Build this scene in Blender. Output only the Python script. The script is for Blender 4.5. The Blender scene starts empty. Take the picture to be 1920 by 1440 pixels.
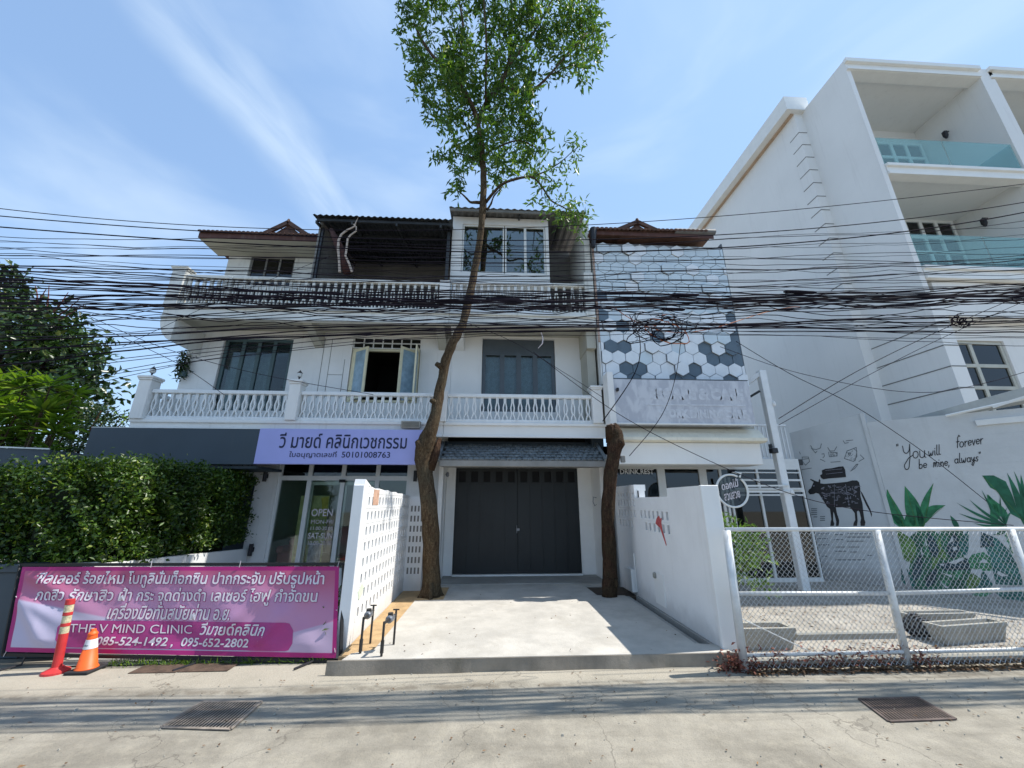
import bpy, bmesh, math, random
import numpy as np
from mathutils import Vector, Matrix
random.seed(7); rng = np.random.default_rng(7)
R = math.radians
sc = bpy.context.scene
col = sc.collection

# ------------------------------------------------------------------ camera, sky, sun, exposure
CAM_H, PITCH, YAW, FPX = 1.9, R(17.07), R(-3.04), 720.0
cd = bpy.data.cameras.new('camera'); cam = bpy.data.objects.new('camera', cd); col.objects.link(cam)
cam.location = (0, 0, CAM_H); cam.rotation_euler = (math.pi/2+PITCH, 0, YAW)
cd.sensor_width = 36; cd.lens = FPX/1920*36; cd.clip_end = 3000; cd.clip_start = 0.05
sc.camera = cam
SUN = Vector((0.61, 0.065, 1.0)).normalized()
sl = bpy.data.lights.new('sun', 'SUN'); so = bpy.data.objects.new('sun', sl); col.objects.link(so)
sl.energy = 3.4; sl.angle = R(0.55); sl.color = (1, .955, .88)
so.rotation_euler = SUN.to_track_quat('Z', 'Y').to_euler(); so.location = (0, -3, 30)
sc.view_settings.view_transform = 'Standard'; sc.view_settings.look = 'None'
sc.view_settings.gamma = 1; sc.view_settings.use_curve_mapping = False
sc.view_settings.exposure = 0.95
sc.cycles.max_bounces = 8; sc.cycles.transparent_max_bounces = 16
SKY_STRENGTH = 0.13

# camera ray helpers, used once to turn measured photo positions on a known plane into metres
_M = (Matrix.Rotation(YAW, 3, 'Z') @ Matrix.Rotation(math.pi/2+PITCH, 3, 'X'))
def ray(px, py): return _M @ Vector(((px-960)/FPX, -(py-720)/FPX, -1))
def F(px, py, Y): r = ray(px, py); t = Y/r.y; return Vector((r.x*t, Y, CAM_H+r.z*t))
def G(px, py, Z=0.0): r = ray(px, py); t = (Z-CAM_H)/r.z; return Vector((r.x*t, r.y*t, Z))
def S(px, py, X): r = ray(px, py); t = X/r.x; return Vector((X, r.y*t, CAM_H+r.z*t))
def FX(px, py, Y): return F(px, py, Y).x
def FZ(px, py, Y): return F(px, py, Y).z

# ------------------------------------------------------------------ materials
class NT:
    def __init__(s, tree): s.t = tree; s.n = tree.nodes; s.l = tree.links
    def new(s, typ, **kw):
        nd = s.n.new(typ)
        for k, v in kw.items():
            if k in nd.inputs and not hasattr(nd, k): nd.inputs[k].default_value = v
            else:
                try: setattr(nd, k, v)
                except Exception: nd.inputs[k].default_value = v
        return nd
    def link(s, a, b): s.l.new(a, b)
    def math(s, op, a, b=None, c=None, clamp=False):
        nd = s.n.new('ShaderNodeMath'); nd.operation = op; nd.use_clamp = clamp
        for i, v in enumerate((a, b, c)):
            if v is None: continue
            if isinstance(v, (int, float)): nd.inputs[i].default_value = v
            else: s.link(v, nd.inputs[i])
        return nd.outputs[0]
    def noise(s, vec, scale, detail=6, rough=.6, dist=0):
        nd = s.n.new('ShaderNodeTexNoise'); nd.inputs['Scale'].default_value = scale
        nd.inputs['Detail'].default_value = detail; nd.inputs['Roughness'].default_value = rough
        nd.inputs['Distortion'].default_value = dist
        if vec is not None: s.link(vec, nd.inputs['Vector'])
        return nd.outputs['Fac']
    def ramp(s, fac, lo, hi, a=0.0, b=1.0):
        nd = s.n.new('ShaderNodeMapRange'); nd.interpolation_type = 'SMOOTHSTEP'
        s.link(fac, nd.inputs[0]); nd.inputs[1].default_value = lo; nd.inputs[2].default_value = hi
        nd.inputs[3].default_value = a; nd.inputs[4].default_value = b
        return nd.outputs[0]
    def mix(s, fac, a, b, blend='MIX'):
        nd = s.n.new('ShaderNodeMix'); nd.data_type = 'RGBA'; nd.blend_type = blend
        for i, v in ((0, fac), (6, a), (7, b)):
            if isinstance(v, (int, float)): nd.inputs[i].default_value = v
            elif isinstance(v, (tuple, list)): nd.inputs[i].default_value = (*v[:3], 1)
            else: s.link(v, nd.inputs[i])
        return nd.outputs[2]

def base_mat(name):
    m = bpy.data.materials.new(name); m.use_nodes = True
    t = NT(m.node_tree); b = t.n['Principled BSDF']
    return m, t, b
def sc_(c, k): return tuple(max(0, min(1, x*k)) for x in c)

def mat(name, c, rough=.75, var=.10, scale=2.5, bump=0.0, bscale=40, streak=0.0, dirt=None, dirtamt=0.0,
        dirtscale=1.3, metallic=0.0, spec=.4, fine=0.0, low=0.0, lowcol=(.16, .13, .10), patch=0.0):
    m, t, b = base_mat(name)
    pos = t.new('ShaderNodeNewGeometry').outputs['Position']
    n1 = t.noise(pos, scale, 8, .62)
    colr = t.mix(t.ramp(n1, .3, .7), sc_(c, 1-var), sc_(c, 1+var))
    if fine:
        colr = t.mix(t.ramp(t.noise(pos, 90, 3, .7), .35, .65, 0, fine), colr, sc_(c, .5))
    if patch:
        colr = t.mix(t.ramp(t.noise(pos, .7, 5, .55, .6), .42, .58, 0, patch), colr, sc_(c, .72))
    if streak:
        mp = t.new('ShaderNodeMapping'); mp.inputs['Scale'].default_value = (7, 7, .45); t.link(pos, mp.inputs[0])
        st = t.noise(mp.outputs[0], 1.0, 7, .65)
        colr = t.mix(t.ramp(st, .52, .78, 0, streak), colr, dirt or (.28, .26, .22))
    if dirtamt:
        colr = t.mix(t.ramp(t.noise(pos, dirtscale, 9, .68, .4), .5, .72, 0, dirtamt), colr, dirt or (.2, .17, .13))
    if low:   # splash dirt near the ground
        sx = t.new('ShaderNodeSeparateXYZ'); t.link(pos, sx.inputs[0])
        h = t.math('ADD', sx.outputs['Z'], t.math('MULTIPLY', t.noise(pos, 5, 6), -.45))
        colr = t.mix(t.ramp(h, -.1, .28, low, 0), colr, lowcol)
    t.link(colr, b.inputs['Base Color'])
    b.inputs['Roughness'].default_value = rough; b.inputs['Metallic'].default_value = metallic
    b.inputs['Specular IOR Level'].default_value = spec
    if bump:
        bp = t.new('ShaderNodeBump'); bp.inputs['Strength'].default_value = min(1, bump); bp.inputs['Distance'].default_value = .01
        t.link(t.noise(pos, bscale, 6, .65), bp.inputs['Height']); t.link(bp.outputs[0], b.inputs['Normal'])
    return m

def leafmat(name, c1, c2, c3, trans=.35, rough=.45):
    m, t, b = base_mat(name)
    g = t.new('ShaderNodeNewGeometry'); ri = g.outputs['Random Per Island']
    c = t.mix(t.ramp(ri, .1, .75), c1, c2); c = t.mix(t.ramp(ri, .88, .97), c, c3)
    c = t.mix(t.ramp(t.noise(g.outputs['Position'], 1.1, 3), .4, .62, 0, .6), c, sc_(c1, .75))
    t.link(c, b.inputs['Base Color']); b.inputs['Roughness'].default_value = rough
    tr = t.new('ShaderNodeBsdfTranslucent'); t.link(t.mix(1.0, c, (1.0, 1.0, .45), 'MULTIPLY'), tr.inputs[0])
    mx = t.new('ShaderNodeMixShader'); mx.inputs[0].default_value = trans
    t.link(b.outputs[0], mx.inputs[1]); t.link(tr.outputs[0], mx.inputs[2])
    t.link(mx.outputs[0], t.n['Material Output'].inputs[0])
    return m

def glassmat(name, tint=(.8, .88, .86), refl=1.45, base=.0):
    m, t, b = base_mat(name)
    tr = t.new('ShaderNodeBsdfTransparent'); tr.inputs[0].default_value = (*tint, 1)
    gl = t.new('ShaderNodeBsdfGlossy'); gl.inputs['Roughness'].default_value = .02
    fr = t.new('ShaderNodeFresnel'); fr.inputs[0].default_value = refl
    f = t.math('ADD', fr.outputs[0], base, clamp=True)
    mx = t.new('ShaderNodeMixShader'); t.link(f, mx.inputs[0]); t.link(tr.outputs[0], mx.inputs[1]); t.link(gl.outputs[0], mx.inputs[2])
    t.link(mx.outputs[0], t.n['Material Output'].inputs[0])
    return m

M = {}
M['white'] = mat('white_wall_paint', (.77, .765, .74), .8, .05, 1.2, .25, 35, streak=.28, dirt=(.42, .40, .35))
M['white_old'] = mat('weathered_white_paint', (.66, .66, .62), .85, .08, 1.5, .3, 30, streak=.55, dirt=(.25, .24, .2), dirtamt=.3)
M['white_new'] = mat('fresh_white_paint', (.79, .785, .76), .7, .03, 1.0, .15, 40, streak=.10, dirt=(.5, .5, .48))
M['white_low'] = mat('white_garden_wall_paint', (.80, .80, .79), .8, .04, 1.5, .35, 30, streak=.16, dirt=(.45, .42, .38), low=.25)
M['rail_white'] = mat('white_railing_paint', (.74, .76, .76), .6, .05, 4, streak=.2, dirt=(.4, .38, .33))
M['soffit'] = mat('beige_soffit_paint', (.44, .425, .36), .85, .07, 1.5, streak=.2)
M['cream'] = mat('cream_frame_paint', (.72, .67, .47), .55, .08, 5)
M['ledge'] = mat('cream_ledge_paint', (.74, .70, .58), .7, .07, 3, streak=.35, dirt=(.35, .3, .22))
M['grey_frame'] = mat('slate_grey_frame', (.085, .105, .12), .45, .08, 4)
M['dark_frame'] = mat('dark_teal_frame', (.06, .10, .105), .45, .1, 4)
M['alu'] = mat('white_aluminium', (.72, .73, .71), .4, .04, 4)
M['gate'] = mat('charcoal_gate_paint', (.014, .017, .018), .5, .15, 1.2, streak=.15, dirt=(.03, .03, .028))
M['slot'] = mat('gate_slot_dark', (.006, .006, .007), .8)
M['navy'] = mat('slate_navy_cladding', (.042, .062, .080), .55, .08, 1.0, streak=.2, dirt=(.09, .1, .1))
M['lilac'] = mat('lilac_sign_face', (.37, .39, .74), .45, .03, 1.5)
M['ink'] = mat('dark_blue_letter', (.012, .016, .06), .5)
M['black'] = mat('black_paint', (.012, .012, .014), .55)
M['cable'] = mat('black_cable_rubber', (.014, .012, .019), .9, .3, 3, spec=.04)
M['cable_grey'] = mat('faded_cable_rubber', (.028, .027, .034), .9, .3, 3, spec=.05)
M['cable_or'] = mat('orange_cable', (.45, .12, .03), .6)
M['conc'] = mat('pale_new_concrete', (.47, .445, .40), .85, .15, 2.4, .6, 24, dirtamt=.38, dirt=(.33, .30, .25), dirtscale=2.2, fine=.18, patch=.28)
M['conc_wet'] = mat('smooth_grey_concrete', (.30, .295, .275), .7, .12, 2, .3, 25, dirtamt=.4, dirt=(.14, .12, .10))
M['kerb'] = mat('stained_kerb_concrete', (.25, .215, .17), .9, .2, 3, .35, 60, dirtamt=.5, dirt=(.10, .09, .06))
M['sand'] = mat('orange_sand', (.46, .31, .16), .95, .18, 6, 1, 70, fine=.3)
M['soil'] = mat('dark_soil', (.07, .05, .035), .95, .3, 12, 1, 60)
M['plant_conc'] = mat('planter_concrete', (.36, .345, .30), .9, .14, 5, .7, 50, dirtamt=.5, dirt=(.15, .14, .10), fine=.25)
M['galv'] = mat('white_painted_fence_metal', (.66, .67, .66), .5, .1, 8, streak=.3, dirt=(.3, .25, .2), metallic=.15)
M['chain'] = mat('galvanised_wire', (.55, .56, .56), .4, .1, 8, metallic=.35)
M['tile'] = mat('grey_roof_tile', (.16, .18, .19), .6, .35, 7, .4, 50, dirtamt=.5, dirt=(.30, .28, .23))
M['terracotta'] = mat('brown_roof_tile', (.10, .052, .038), .8, .3, 6, .5, 40, dirtamt=.5, dirt=(.05, .04, .03))
M['fascia_red'] = mat('red_brown_fascia', (.085, .035, .026), .7, .2, 4, streak=.3)
M['corr'] = mat('dark_corrugated_metal', (.030, .034, .038), .5, .25, 3, dirtamt=.4, dirt=(.07, .06, .05))
M['corr_grey'] = mat('grey_roof_sheet', (.15, .15, .145), .7, .2, 3, streak=.5, dirt=(.06, .055, .05))
M['wallgrey'] = mat('grey_rendered_wall', (.20, .195, .18), .85, .15, 2, streak=.5, dirt=(.08, .075, .065))
M['hexw'] = mat('white_hexagon_tile', (.74, .77, .79), .35, .05, 3, streak=.12, dirt=(.4, .42, .44))
M['hexp'] = mat('pale_blue_hexagon_tile', (.58, .66, .70), .35, .05, 3)
M['hexd'] = mat('slate_hexagon_tile', (.105, .145, .18), .4, .1, 3)
M['hexback'] = mat('hexagon_backing', (.36, .39, .42), .7, .1, 3)
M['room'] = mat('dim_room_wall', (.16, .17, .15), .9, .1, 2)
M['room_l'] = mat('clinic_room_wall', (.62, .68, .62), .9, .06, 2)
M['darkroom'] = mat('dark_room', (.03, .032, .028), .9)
M['curtain'] = mat('pale_curtain', (.50, .58, .66), .9, .15, 8)
M['curtain_g'] = mat('grey_curtain', (.42, .50, .50), .9, .15, 8)
M['pink'] = mat('dusty_pink_upholstery', (.55, .20, .20), .8, .1, 4)
M['glass'] = glassmat('window_glass', (.62, .70, .70), 1.45, .02)
M['glass_dark'] = glassmat('tinted_window_glass', (.20, .25, .25), 1.38, .05)
M['glass_clear'] = glassmat('shopfront_glass', (.82, .88, .84), 1.45, .03)
def mk_teal():
    m, t, b = base_mat('teal_balustrade_glass'); b.inputs['Base Color'].default_value = (.46, .64, .64, 1); b.inputs['Roughness'].default_value = .08
    tr = t.new('ShaderNodeBsdfTransparent'); tr.inputs[0].default_value = (.70, .88, .88, 1); mx = t.new('ShaderNodeMixShader'); mx.inputs[0].default_value = .74
    t.link(b.outputs[0], mx.inputs[1]); t.link(tr.outputs[0], mx.inputs[2]); t.link(mx.outputs[0], t.n['Material Output'].inputs[0]); return m
M['glass_teal'] = mk_teal()
M['sky_pane'] = mat('curtained_pane', (.30, .42, .50), .15, .25, 3, streak=.3, dirt=(.5, .58, .62))
M['bark'] = mat('brown_bark', (.125, .080, .042), .95, .35, 7, 1, 26, dirtamt=.6, dirt=(.045, .028, .017), dirtscale=6, streak=.3)
M['bark_d'] = mat('dark_wet_bark', (.085, .045, .026), .95, .35, 7, 1, 26, dirtamt=.6, dirt=(.03, .018, .01), dirtscale=6)
M['branch'] = mat('bleached_branch', (.46, .38, .32), .9, .2, 8)
M['twig'] = mat('reddish_twig', (.16, .06, .05), .9, .2, 8)
M['leaf_tree'] = leafmat('street_tree_leaf', (.050, .12, .020), (.13, .24, .035), (.27, .34, .07), .5)
M['leaf_pale'] = leafmat('young_leaf', (.08, .17, .035), (.14, .25, .05), (.22, .30, .08), .42)
M['leaf_hedge'] = leafmat('hedge_leaf', (.024, .062, .007), (.080, .155, .014), (.24, .30, .045), .30, .4)
M['leaf_dark'] = leafmat('dark_broad_leaf', (.016, .042, .009), (.045, .095, .020), (.20, .24, .09), .22, .32)
M['leaf_palm'] = leafmat('frond_leaf', (.10, .20, .02), (.20, .33, .03), (.32, .40, .05), .4, .45)
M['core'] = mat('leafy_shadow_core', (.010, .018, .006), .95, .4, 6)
M['dryleaf'] = leafmat('dry_leaf', (.10, .055, .03), (.20, .11, .05), (.30, .16, .06), .15, .8)
M['red'] = mat('red_plastic', (.52, .035, .035), .5, .12, 6, dirtamt=.3, dirt=(.2, .05, .04))
M['orange'] = mat('orange_plastic', (.80, .12, .015), .5, .1, 6, dirtamt=.2, dirt=(.4, .1, .03))
M['refl'] = mat('worn_reflective_band', (.52, .47, .30), .6, .3, 30)
M['reflw'] = mat('white_reflective_band', (.70, .70, .72), .5, .1, 10)
M['rubber'] = mat('black_rubber', (.02, .02, .022), .8, .2, 8)
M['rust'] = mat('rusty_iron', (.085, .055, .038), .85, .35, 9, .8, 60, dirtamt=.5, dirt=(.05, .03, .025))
M['pit'] = mat('drain_pit', (.02, .018, .015), .95)
M['pipe'] = mat('dark_water_pipe', (.03, .028, .026), .5, .3, 9)
M['brass'] = mat('grey_meter_body', (.22, .23, .25), .35, .2, 9, metallic=.5)
M['iron'] = mat('black_lamp_metal', (.02, .02, .024), .4)
M['bulb'] = mat('frosted_lamp_glass', (.6, .62, .6), .3)
M['mural_wall'] = mat('white_painted_blockwork', (.56, .58, .58), .85, .05, 1.5, .6, 18, streak=.2, dirt=(.35, .34, .3), low=.5)
M['cow_wall'] = mat('pale_grey_render', (.52, .55, .56), .85, .05, 1.2, .2, 30, streak=.15, dirt=(.35, .34, .3), low=.5)
M['wb'] = mat('big_white_building_paint', (.80, .785, .75), .85, .03, .5, .15, 30, streak=.22, dirt=(.5, .48, .44))
M['wb_trim'] = mat('white_cornice_paint', (.82, .81, .77), .7, .03, 2, streak=.12, dirt=(.5, .48, .4))
M['g1'] = mat('mural_green_dark', (.020, .12, .065), .7, .35, 4)
M['g2'] = mat('mural_green_mid', (.035, .19, .085), .7, .35, 5)
M['g3'] = mat('mural_green_light', (.09, .20, .045), .7, .35, 5)
M['g4'] = mat('mural_teal', (.018, .13, .11), .7, .4, 4)
M['g5'] = mat('mural_navy', (.014, .050, .065), .7, .3, 4)
M['paintgrey'] = mat('mural_grey_line', (.16, .18, .19), .8, .2, 9)
M['paintwhite'] = mat('mural_white', (.55, .57, .57), .8, .1, 6)
M['chalk'] = mat('cow_grey_marks', (.22, .22, .26), .8, .3, 20)
M['glass_box'] = glassmat('greenish_glazing', (.55, .62, .56), 1.5, .14)
M['disc'] = glassmat('dark_acrylic', (.42, .45, .45), 1.4, .02)
M['redpaint'] = mat('red_paint_splash', (.48, .09, .09), .8, .35, 25)
M['ghost'] = mat('ghost_letter_residue', (.56, .585, .63), .7, .12, 9)
M['pinkish'] = mat('bare_brick_patch', (.55, .34, .24), .9, .2, 12)

def mk_bark(name, c1, c2, c3):
    m, t, b = base_mat(name); pos = t.new('ShaderNodeNewGeometry').outputs['Position']
    mp = t.new('ShaderNodeMapping'); mp.inputs['Scale'].default_value = (22, 22, 5); t.link(pos, mp.inputs[0])
    fis = t.noise(mp.outputs[0], 1.0, 8, .7, 1.2); big = t.noise(pos, 2.2, 6, .6)
    mp2 = t.new('ShaderNodeMapping'); mp2.inputs['Scale'].default_value = (1, 1, .35); t.link(pos, mp2.inputs[0])
    vo = t.new('ShaderNodeTexVoronoi'); vo.feature = 'DISTANCE_TO_EDGE'; vo.inputs['Scale'].default_value = 21
    va = t.new('ShaderNodeVectorMath'); va.operation = 'MULTIPLY_ADD'; nz = t.n.new('ShaderNodeTexNoise'); nz.inputs['Scale'].default_value = 9; nz.inputs['Detail'].default_value = 6; t.link(pos, nz.inputs['Vector'])
    t.link(nz.outputs['Color'], va.inputs[0]); va.inputs[1].default_value = (.14, .14, .14); t.link(mp2.outputs[0], va.inputs[2]); t.link(va.outputs[0], vo.inputs['Vector'])
    cr = t.ramp(vo.outputs['Distance'], .0, .16)
    c = t.mix(t.ramp(fis, .35, .65), c2, c1); c = t.mix(t.ramp(big, .45, .62, 0, .75), c, c3); c = t.mix(cr, t.mix(.5, c, sc_(c2, .6)), c)
    c = t.mix(t.ramp(t.noise(pos, 38, 3, .6), .66, .74, 0, .5), c, (.32, .30, .24))
    t.link(c, b.inputs['Base Color']); b.inputs['Roughness'].default_value = .95; b.inputs['Specular IOR Level'].default_value = .15
    bp = t.new('ShaderNodeBump'); bp.inputs['Strength'].default_value = 1; bp.inputs['Distance'].default_value = .035
    t.link(t.math('ADD', t.math('MULTIPLY', cr, .3), fis), bp.inputs['Height']); t.link(bp.outputs[0], b.inputs['Normal']); return m
M['bark'] = mk_bark('brown_bark', (.150, .108, .064), (.060, .038, .022), (.088, .072, .045))
M['bark_d'] = mk_bark('dark_wet_bark', (.098, .056, .034), (.034, .018, .012), (.060, .046, .026))

# sign board: grey with smeared residue
def mk_greyboard():
    m, t, b = base_mat('wiped_grey_sign_board')
    pos = t.new('ShaderNodeNewGeometry').outputs['Position']
    mp = t.new('ShaderNodeMapping'); mp.inputs['Scale'].default_value = (2.2, 1, 1.1); t.link(pos, mp.inputs[0])
    n = t.noise(mp.outputs[0], 2.4, 7, .6, .5)
    sx = t.new('ShaderNodeSeparateXYZ'); t.link(pos, sx.inputs[0])
    c = t.mix(t.ramp(n, .42, .62), (.45, .47, .52), (.58, .60, .64))
    t.link(c, b.inputs['Base Color']); b.inputs['Roughness'].default_value = .6
    return m
M['greyboard'] = mk_greyboard()

def mk_banner():
    m, t, b = base_mat('pink_vinyl_banner')
    tc = t.new('ShaderNodeTexCoord').outputs['UV']
    sx = t.new('ShaderNodeSeparateXYZ'); t.link(tc, sx.inputs[0]); u, v = sx.outputs['X'], sx.outputs['Y']
    g = t.ramp(v, .35, 1.0)
    c = t.mix(g, (.47, .21, .34), (.40, .08, .16))
    # soft lilac glow in the printed design
    du = t.math('SUBTRACT', u, .55); dv = t.math('SUBTRACT', v, .55)
    d = t.math('ADD', t.math('MULTIPLY', du, t.math('MULTIPLY', du, 4.0)), t.math('MULTIPLY', dv, t.math('MULTIPLY', dv, 5.0)))
    c = t.mix(t.ramp(d, 0, .8, .5, 0), c, (.48, .29, .46))
    # printed pale wedge left and pale swoosh right
    wl = t.math('SUBTRACT', .62, t.math('ADD', v, t.math('MULTIPLY', u, .75)))
    c = t.mix(t.ramp(wl, .0, .03, 0, .9), c, (.46, .44, .56))
    wr = t.math('SUBTRACT', t.math('MULTIPLY', t.math('SUBTRACT', u, .7), 1.0), t.math('SUBTRACT', v, .10))
    wr2 = t.math('SUBTRACT', v, .02)
    c = t.mix(t.math('MULTIPLY', t.ramp(wr, .0, .02, 0, .8), t.ramp(u, .8, .84)), c, (.46, .37, .49))
    # magenta border
    e = t.math('MINIMUM', t.math('MINIMUM', t.math('MULTIPLY', u, 3.9), t.math('MULTIPLY', t.math('SUBTRACT', 1, u), 3.9)),
               t.math('MINIMUM', v, t.math('SUBTRACT', 1, v)))
    c = t.mix(t.ramp(e, .045, .055, 1, 0), c, (.36, .012, .14))
    t.link(c, b.inputs['Base Color']); b.inputs['Roughness'].default_value = .38
    b.inputs['Specular IOR Level'].default_value = .35
    return m
M['banner'] = mk_banner()
M['magenta'] = mat('printed_magenta_lozenge', (.34, .035, .17), .4)
M['outline'] = mat('printed_dark_magenta', (.30, .015, .13), .45)
M['print_white'] = mat('printed_white', (.62, .57, .60), .4)

def mk_road():
    m, t, b = base_mat('worn_concrete_road')
    pos = t.new('ShaderNodeNewGeometry').outputs['Position']
    sx = t.new('ShaderNodeSeparateXYZ'); t.link(pos, sx.inputs[0])
    y = t.math('ADD', sx.outputs['Y'], t.math('MULTIPLY', t.math('SUBTRACT', t.noise(pos, .9, 5), .5), .35))
    c = t.mix(t.ramp(t.noise(pos, 1.1, 9, .66), .32, .68), (.205, .187, .152), (.345, .317, .262))
    c = t.mix(t.ramp(t.noise(pos, 6, 8, .7), .45, .7, 0, .35), c, (.42, .38, .30))
    mp = t.new('ShaderNodeMapping'); mp.inputs['Scale'].default_value = (.5, 4, 1); t.link(pos, mp.inputs[0])
    c = t.mix(t.ramp(t.noise(mp.outputs[0], 1.6, 7, .6), .5, .72, 0, .35), c, (.15, .135, .11))
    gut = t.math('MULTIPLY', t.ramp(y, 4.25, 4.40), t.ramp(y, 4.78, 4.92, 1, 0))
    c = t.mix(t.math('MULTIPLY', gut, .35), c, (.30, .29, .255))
    lip = t.math('MULTIPLY', t.ramp(y, 4.80, 4.90), t.ramp(y, 4.90, 5.02, 1, 0))
    c = t.mix(t.math('MULTIPLY', lip, t.ramp(t.noise(pos, 5, 6), .4, .6, 0, .6)), c, (.12, .10, .075))
    apron = t.ramp(y, 4.95, 5.1)
    c = t.mix(t.math('MULTIPLY', apron, .6), c, (.40, .36, .29))
    # coarse aggregate
    vo = t.new('ShaderNodeTexVoronoi'); vo.inputs['Scale'].default_value = 55; t.link(pos, vo.inputs['Vector'])
    c = t.mix(t.ramp(vo.outputs['Distance'], .0, .35, .30, 0), c, (.10, .09, .075))
    c = t.mix(t.ramp(t.noise(pos, 140, 2, .6), .62, .72, 0, .6), c, (.06, .055, .05))
    # cracks
    wv = t.new('ShaderNodeTexVoronoi'); wv.feature = 'DISTANCE_TO_EDGE'; wv.inputs['Scale'].default_value = .55
    va = t.new('ShaderNodeVectorMath'); va.operation = 'ADD'
    nz = t.n.new('ShaderNodeTexNoise'); nz.inputs['Scale'].default_value = 2.0; nz.inputs['Detail'].default_value = 7
    t.link(pos, nz.inputs['Vector']); t.link(pos, va.inputs[0]); t.link(nz.outputs['Color'], va.inputs[1]); t.link(va.outputs[0], wv.inputs['Vector'])
    c = t.mix(t.ramp(wv.outputs['Distance'], .001, .006, .45, 0), c, (.07, .06, .05))
    t.link(c, b.inputs['Base Color']); b.inputs['Roughness'].default_value = .92; b.inputs['Specular IOR Level'].default_value = .25
    bp = t.new('ShaderNodeBump'); bp.inputs['Strength'].default_value = .7; bp.inputs['Distance'].default_value = .012
    t.link(t.math('ADD', t.noise(pos, 45, 6, .7), t.noise(pos, 7, 4, .6)), bp.inputs['Height']); t.link(bp.outputs[0], b.inputs['Normal'])
    return m
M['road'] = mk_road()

# ------------------------------------------------------------------ world
w = bpy.data.worlds.new('World'); sc.world = w; w.use_nodes = True
t = NT(w.node_tree); bg = t.n['Background']
sky = t.new('ShaderNodeTexSky'); sky.sky_type = 'NISHITA'; sky.sun_disc = False
sky.sun_elevation = math.asin(SUN.z); sky.sun_rotation = math.atan2(SUN.x, SUN.y)
sky.air_density = 1.0; sky.dust_density = 0.35; sky.ozone_density = 2.2; sky.altitude = 0
dirv = t.new('ShaderNodeTexCoord').outputs['Generated']
r1 = ray(330, 20).normalized(); r2 = ray(585, 330).normalized()
nrm = r1.cross(r2).normalized(); tan = (r2-r1).normalized(); mid = ((r1+r2)/2).normalized()
def dot(v):
    nd = t.new('ShaderNodeVectorMath'); nd.operation = 'DOT_PRODUCT'; t.link(dirv, nd.inputs[0]); nd.inputs[1].default_value = v
    return nd.outputs['Value']
da, db, dm = dot(nrm), dot(tan), dot(mid)
cb = t.new('ShaderNodeCombineXYZ'); t.link(t.math('MULTIPLY', da, 9), cb.inputs[0]); t.link(t.math('MULTIPLY', db, 2.2), cb.inputs[1]); t.link(dm, cb.inputs[2])
cn = t.noise(cb.outputs[0], 1.3, 5, .5, .3)
warp = t.math('ADD', da, t.math('MULTIPLY', t.math('SUBTRACT', t.noise(dirv, 2.2, 5, .55), .5), .16))
core = t.ramp(t.math('ABSOLUTE', warp), .0, .085, 1, 0)
along = t.math('MULTIPLY', t.ramp(dm, .72, .9), 1.0)
streak = t.math('MULTIPLY', t.math('MULTIPLY', core, along), t.ramp(cn, .15, .70))
mp = t.new('ShaderNodeMapping'); mp.inputs['Scale'].default_value = (1.0, 1.2, 3.2); mp.inputs['Rotation'].default_value = (.5, .7, .3); t.link(dirv, mp.inputs[0])
veil = t.math('MULTIPLY', t.ramp(t.noise(mp.outputs[0], 1.6, 5, .5, .5), .45, .78), .42)
sz = t.new('ShaderNodeSeparateXYZ'); t.link(dirv, sz.inputs[0])
base = t.mix(t.ramp(sz.outputs['X'], -1.0, 1.0, .38, .88), sky.outputs[0], (1.75, 2.75, 4.25))
base = t.mix(t.ramp(sz.outputs['Z'], -.05, .6, .75, 0), base, (2.0, 2.95, 4.2))
m1 = t.math('MAXIMUM', t.math('MULTIPLY', streak, .62), veil)
skyc = t.mix(m1, base, (3.5, 4.15, 4.8))
t.link(skyc, bg.inputs[0]); bg.inputs[1].default_value = SKY_STRENGTH

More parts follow.
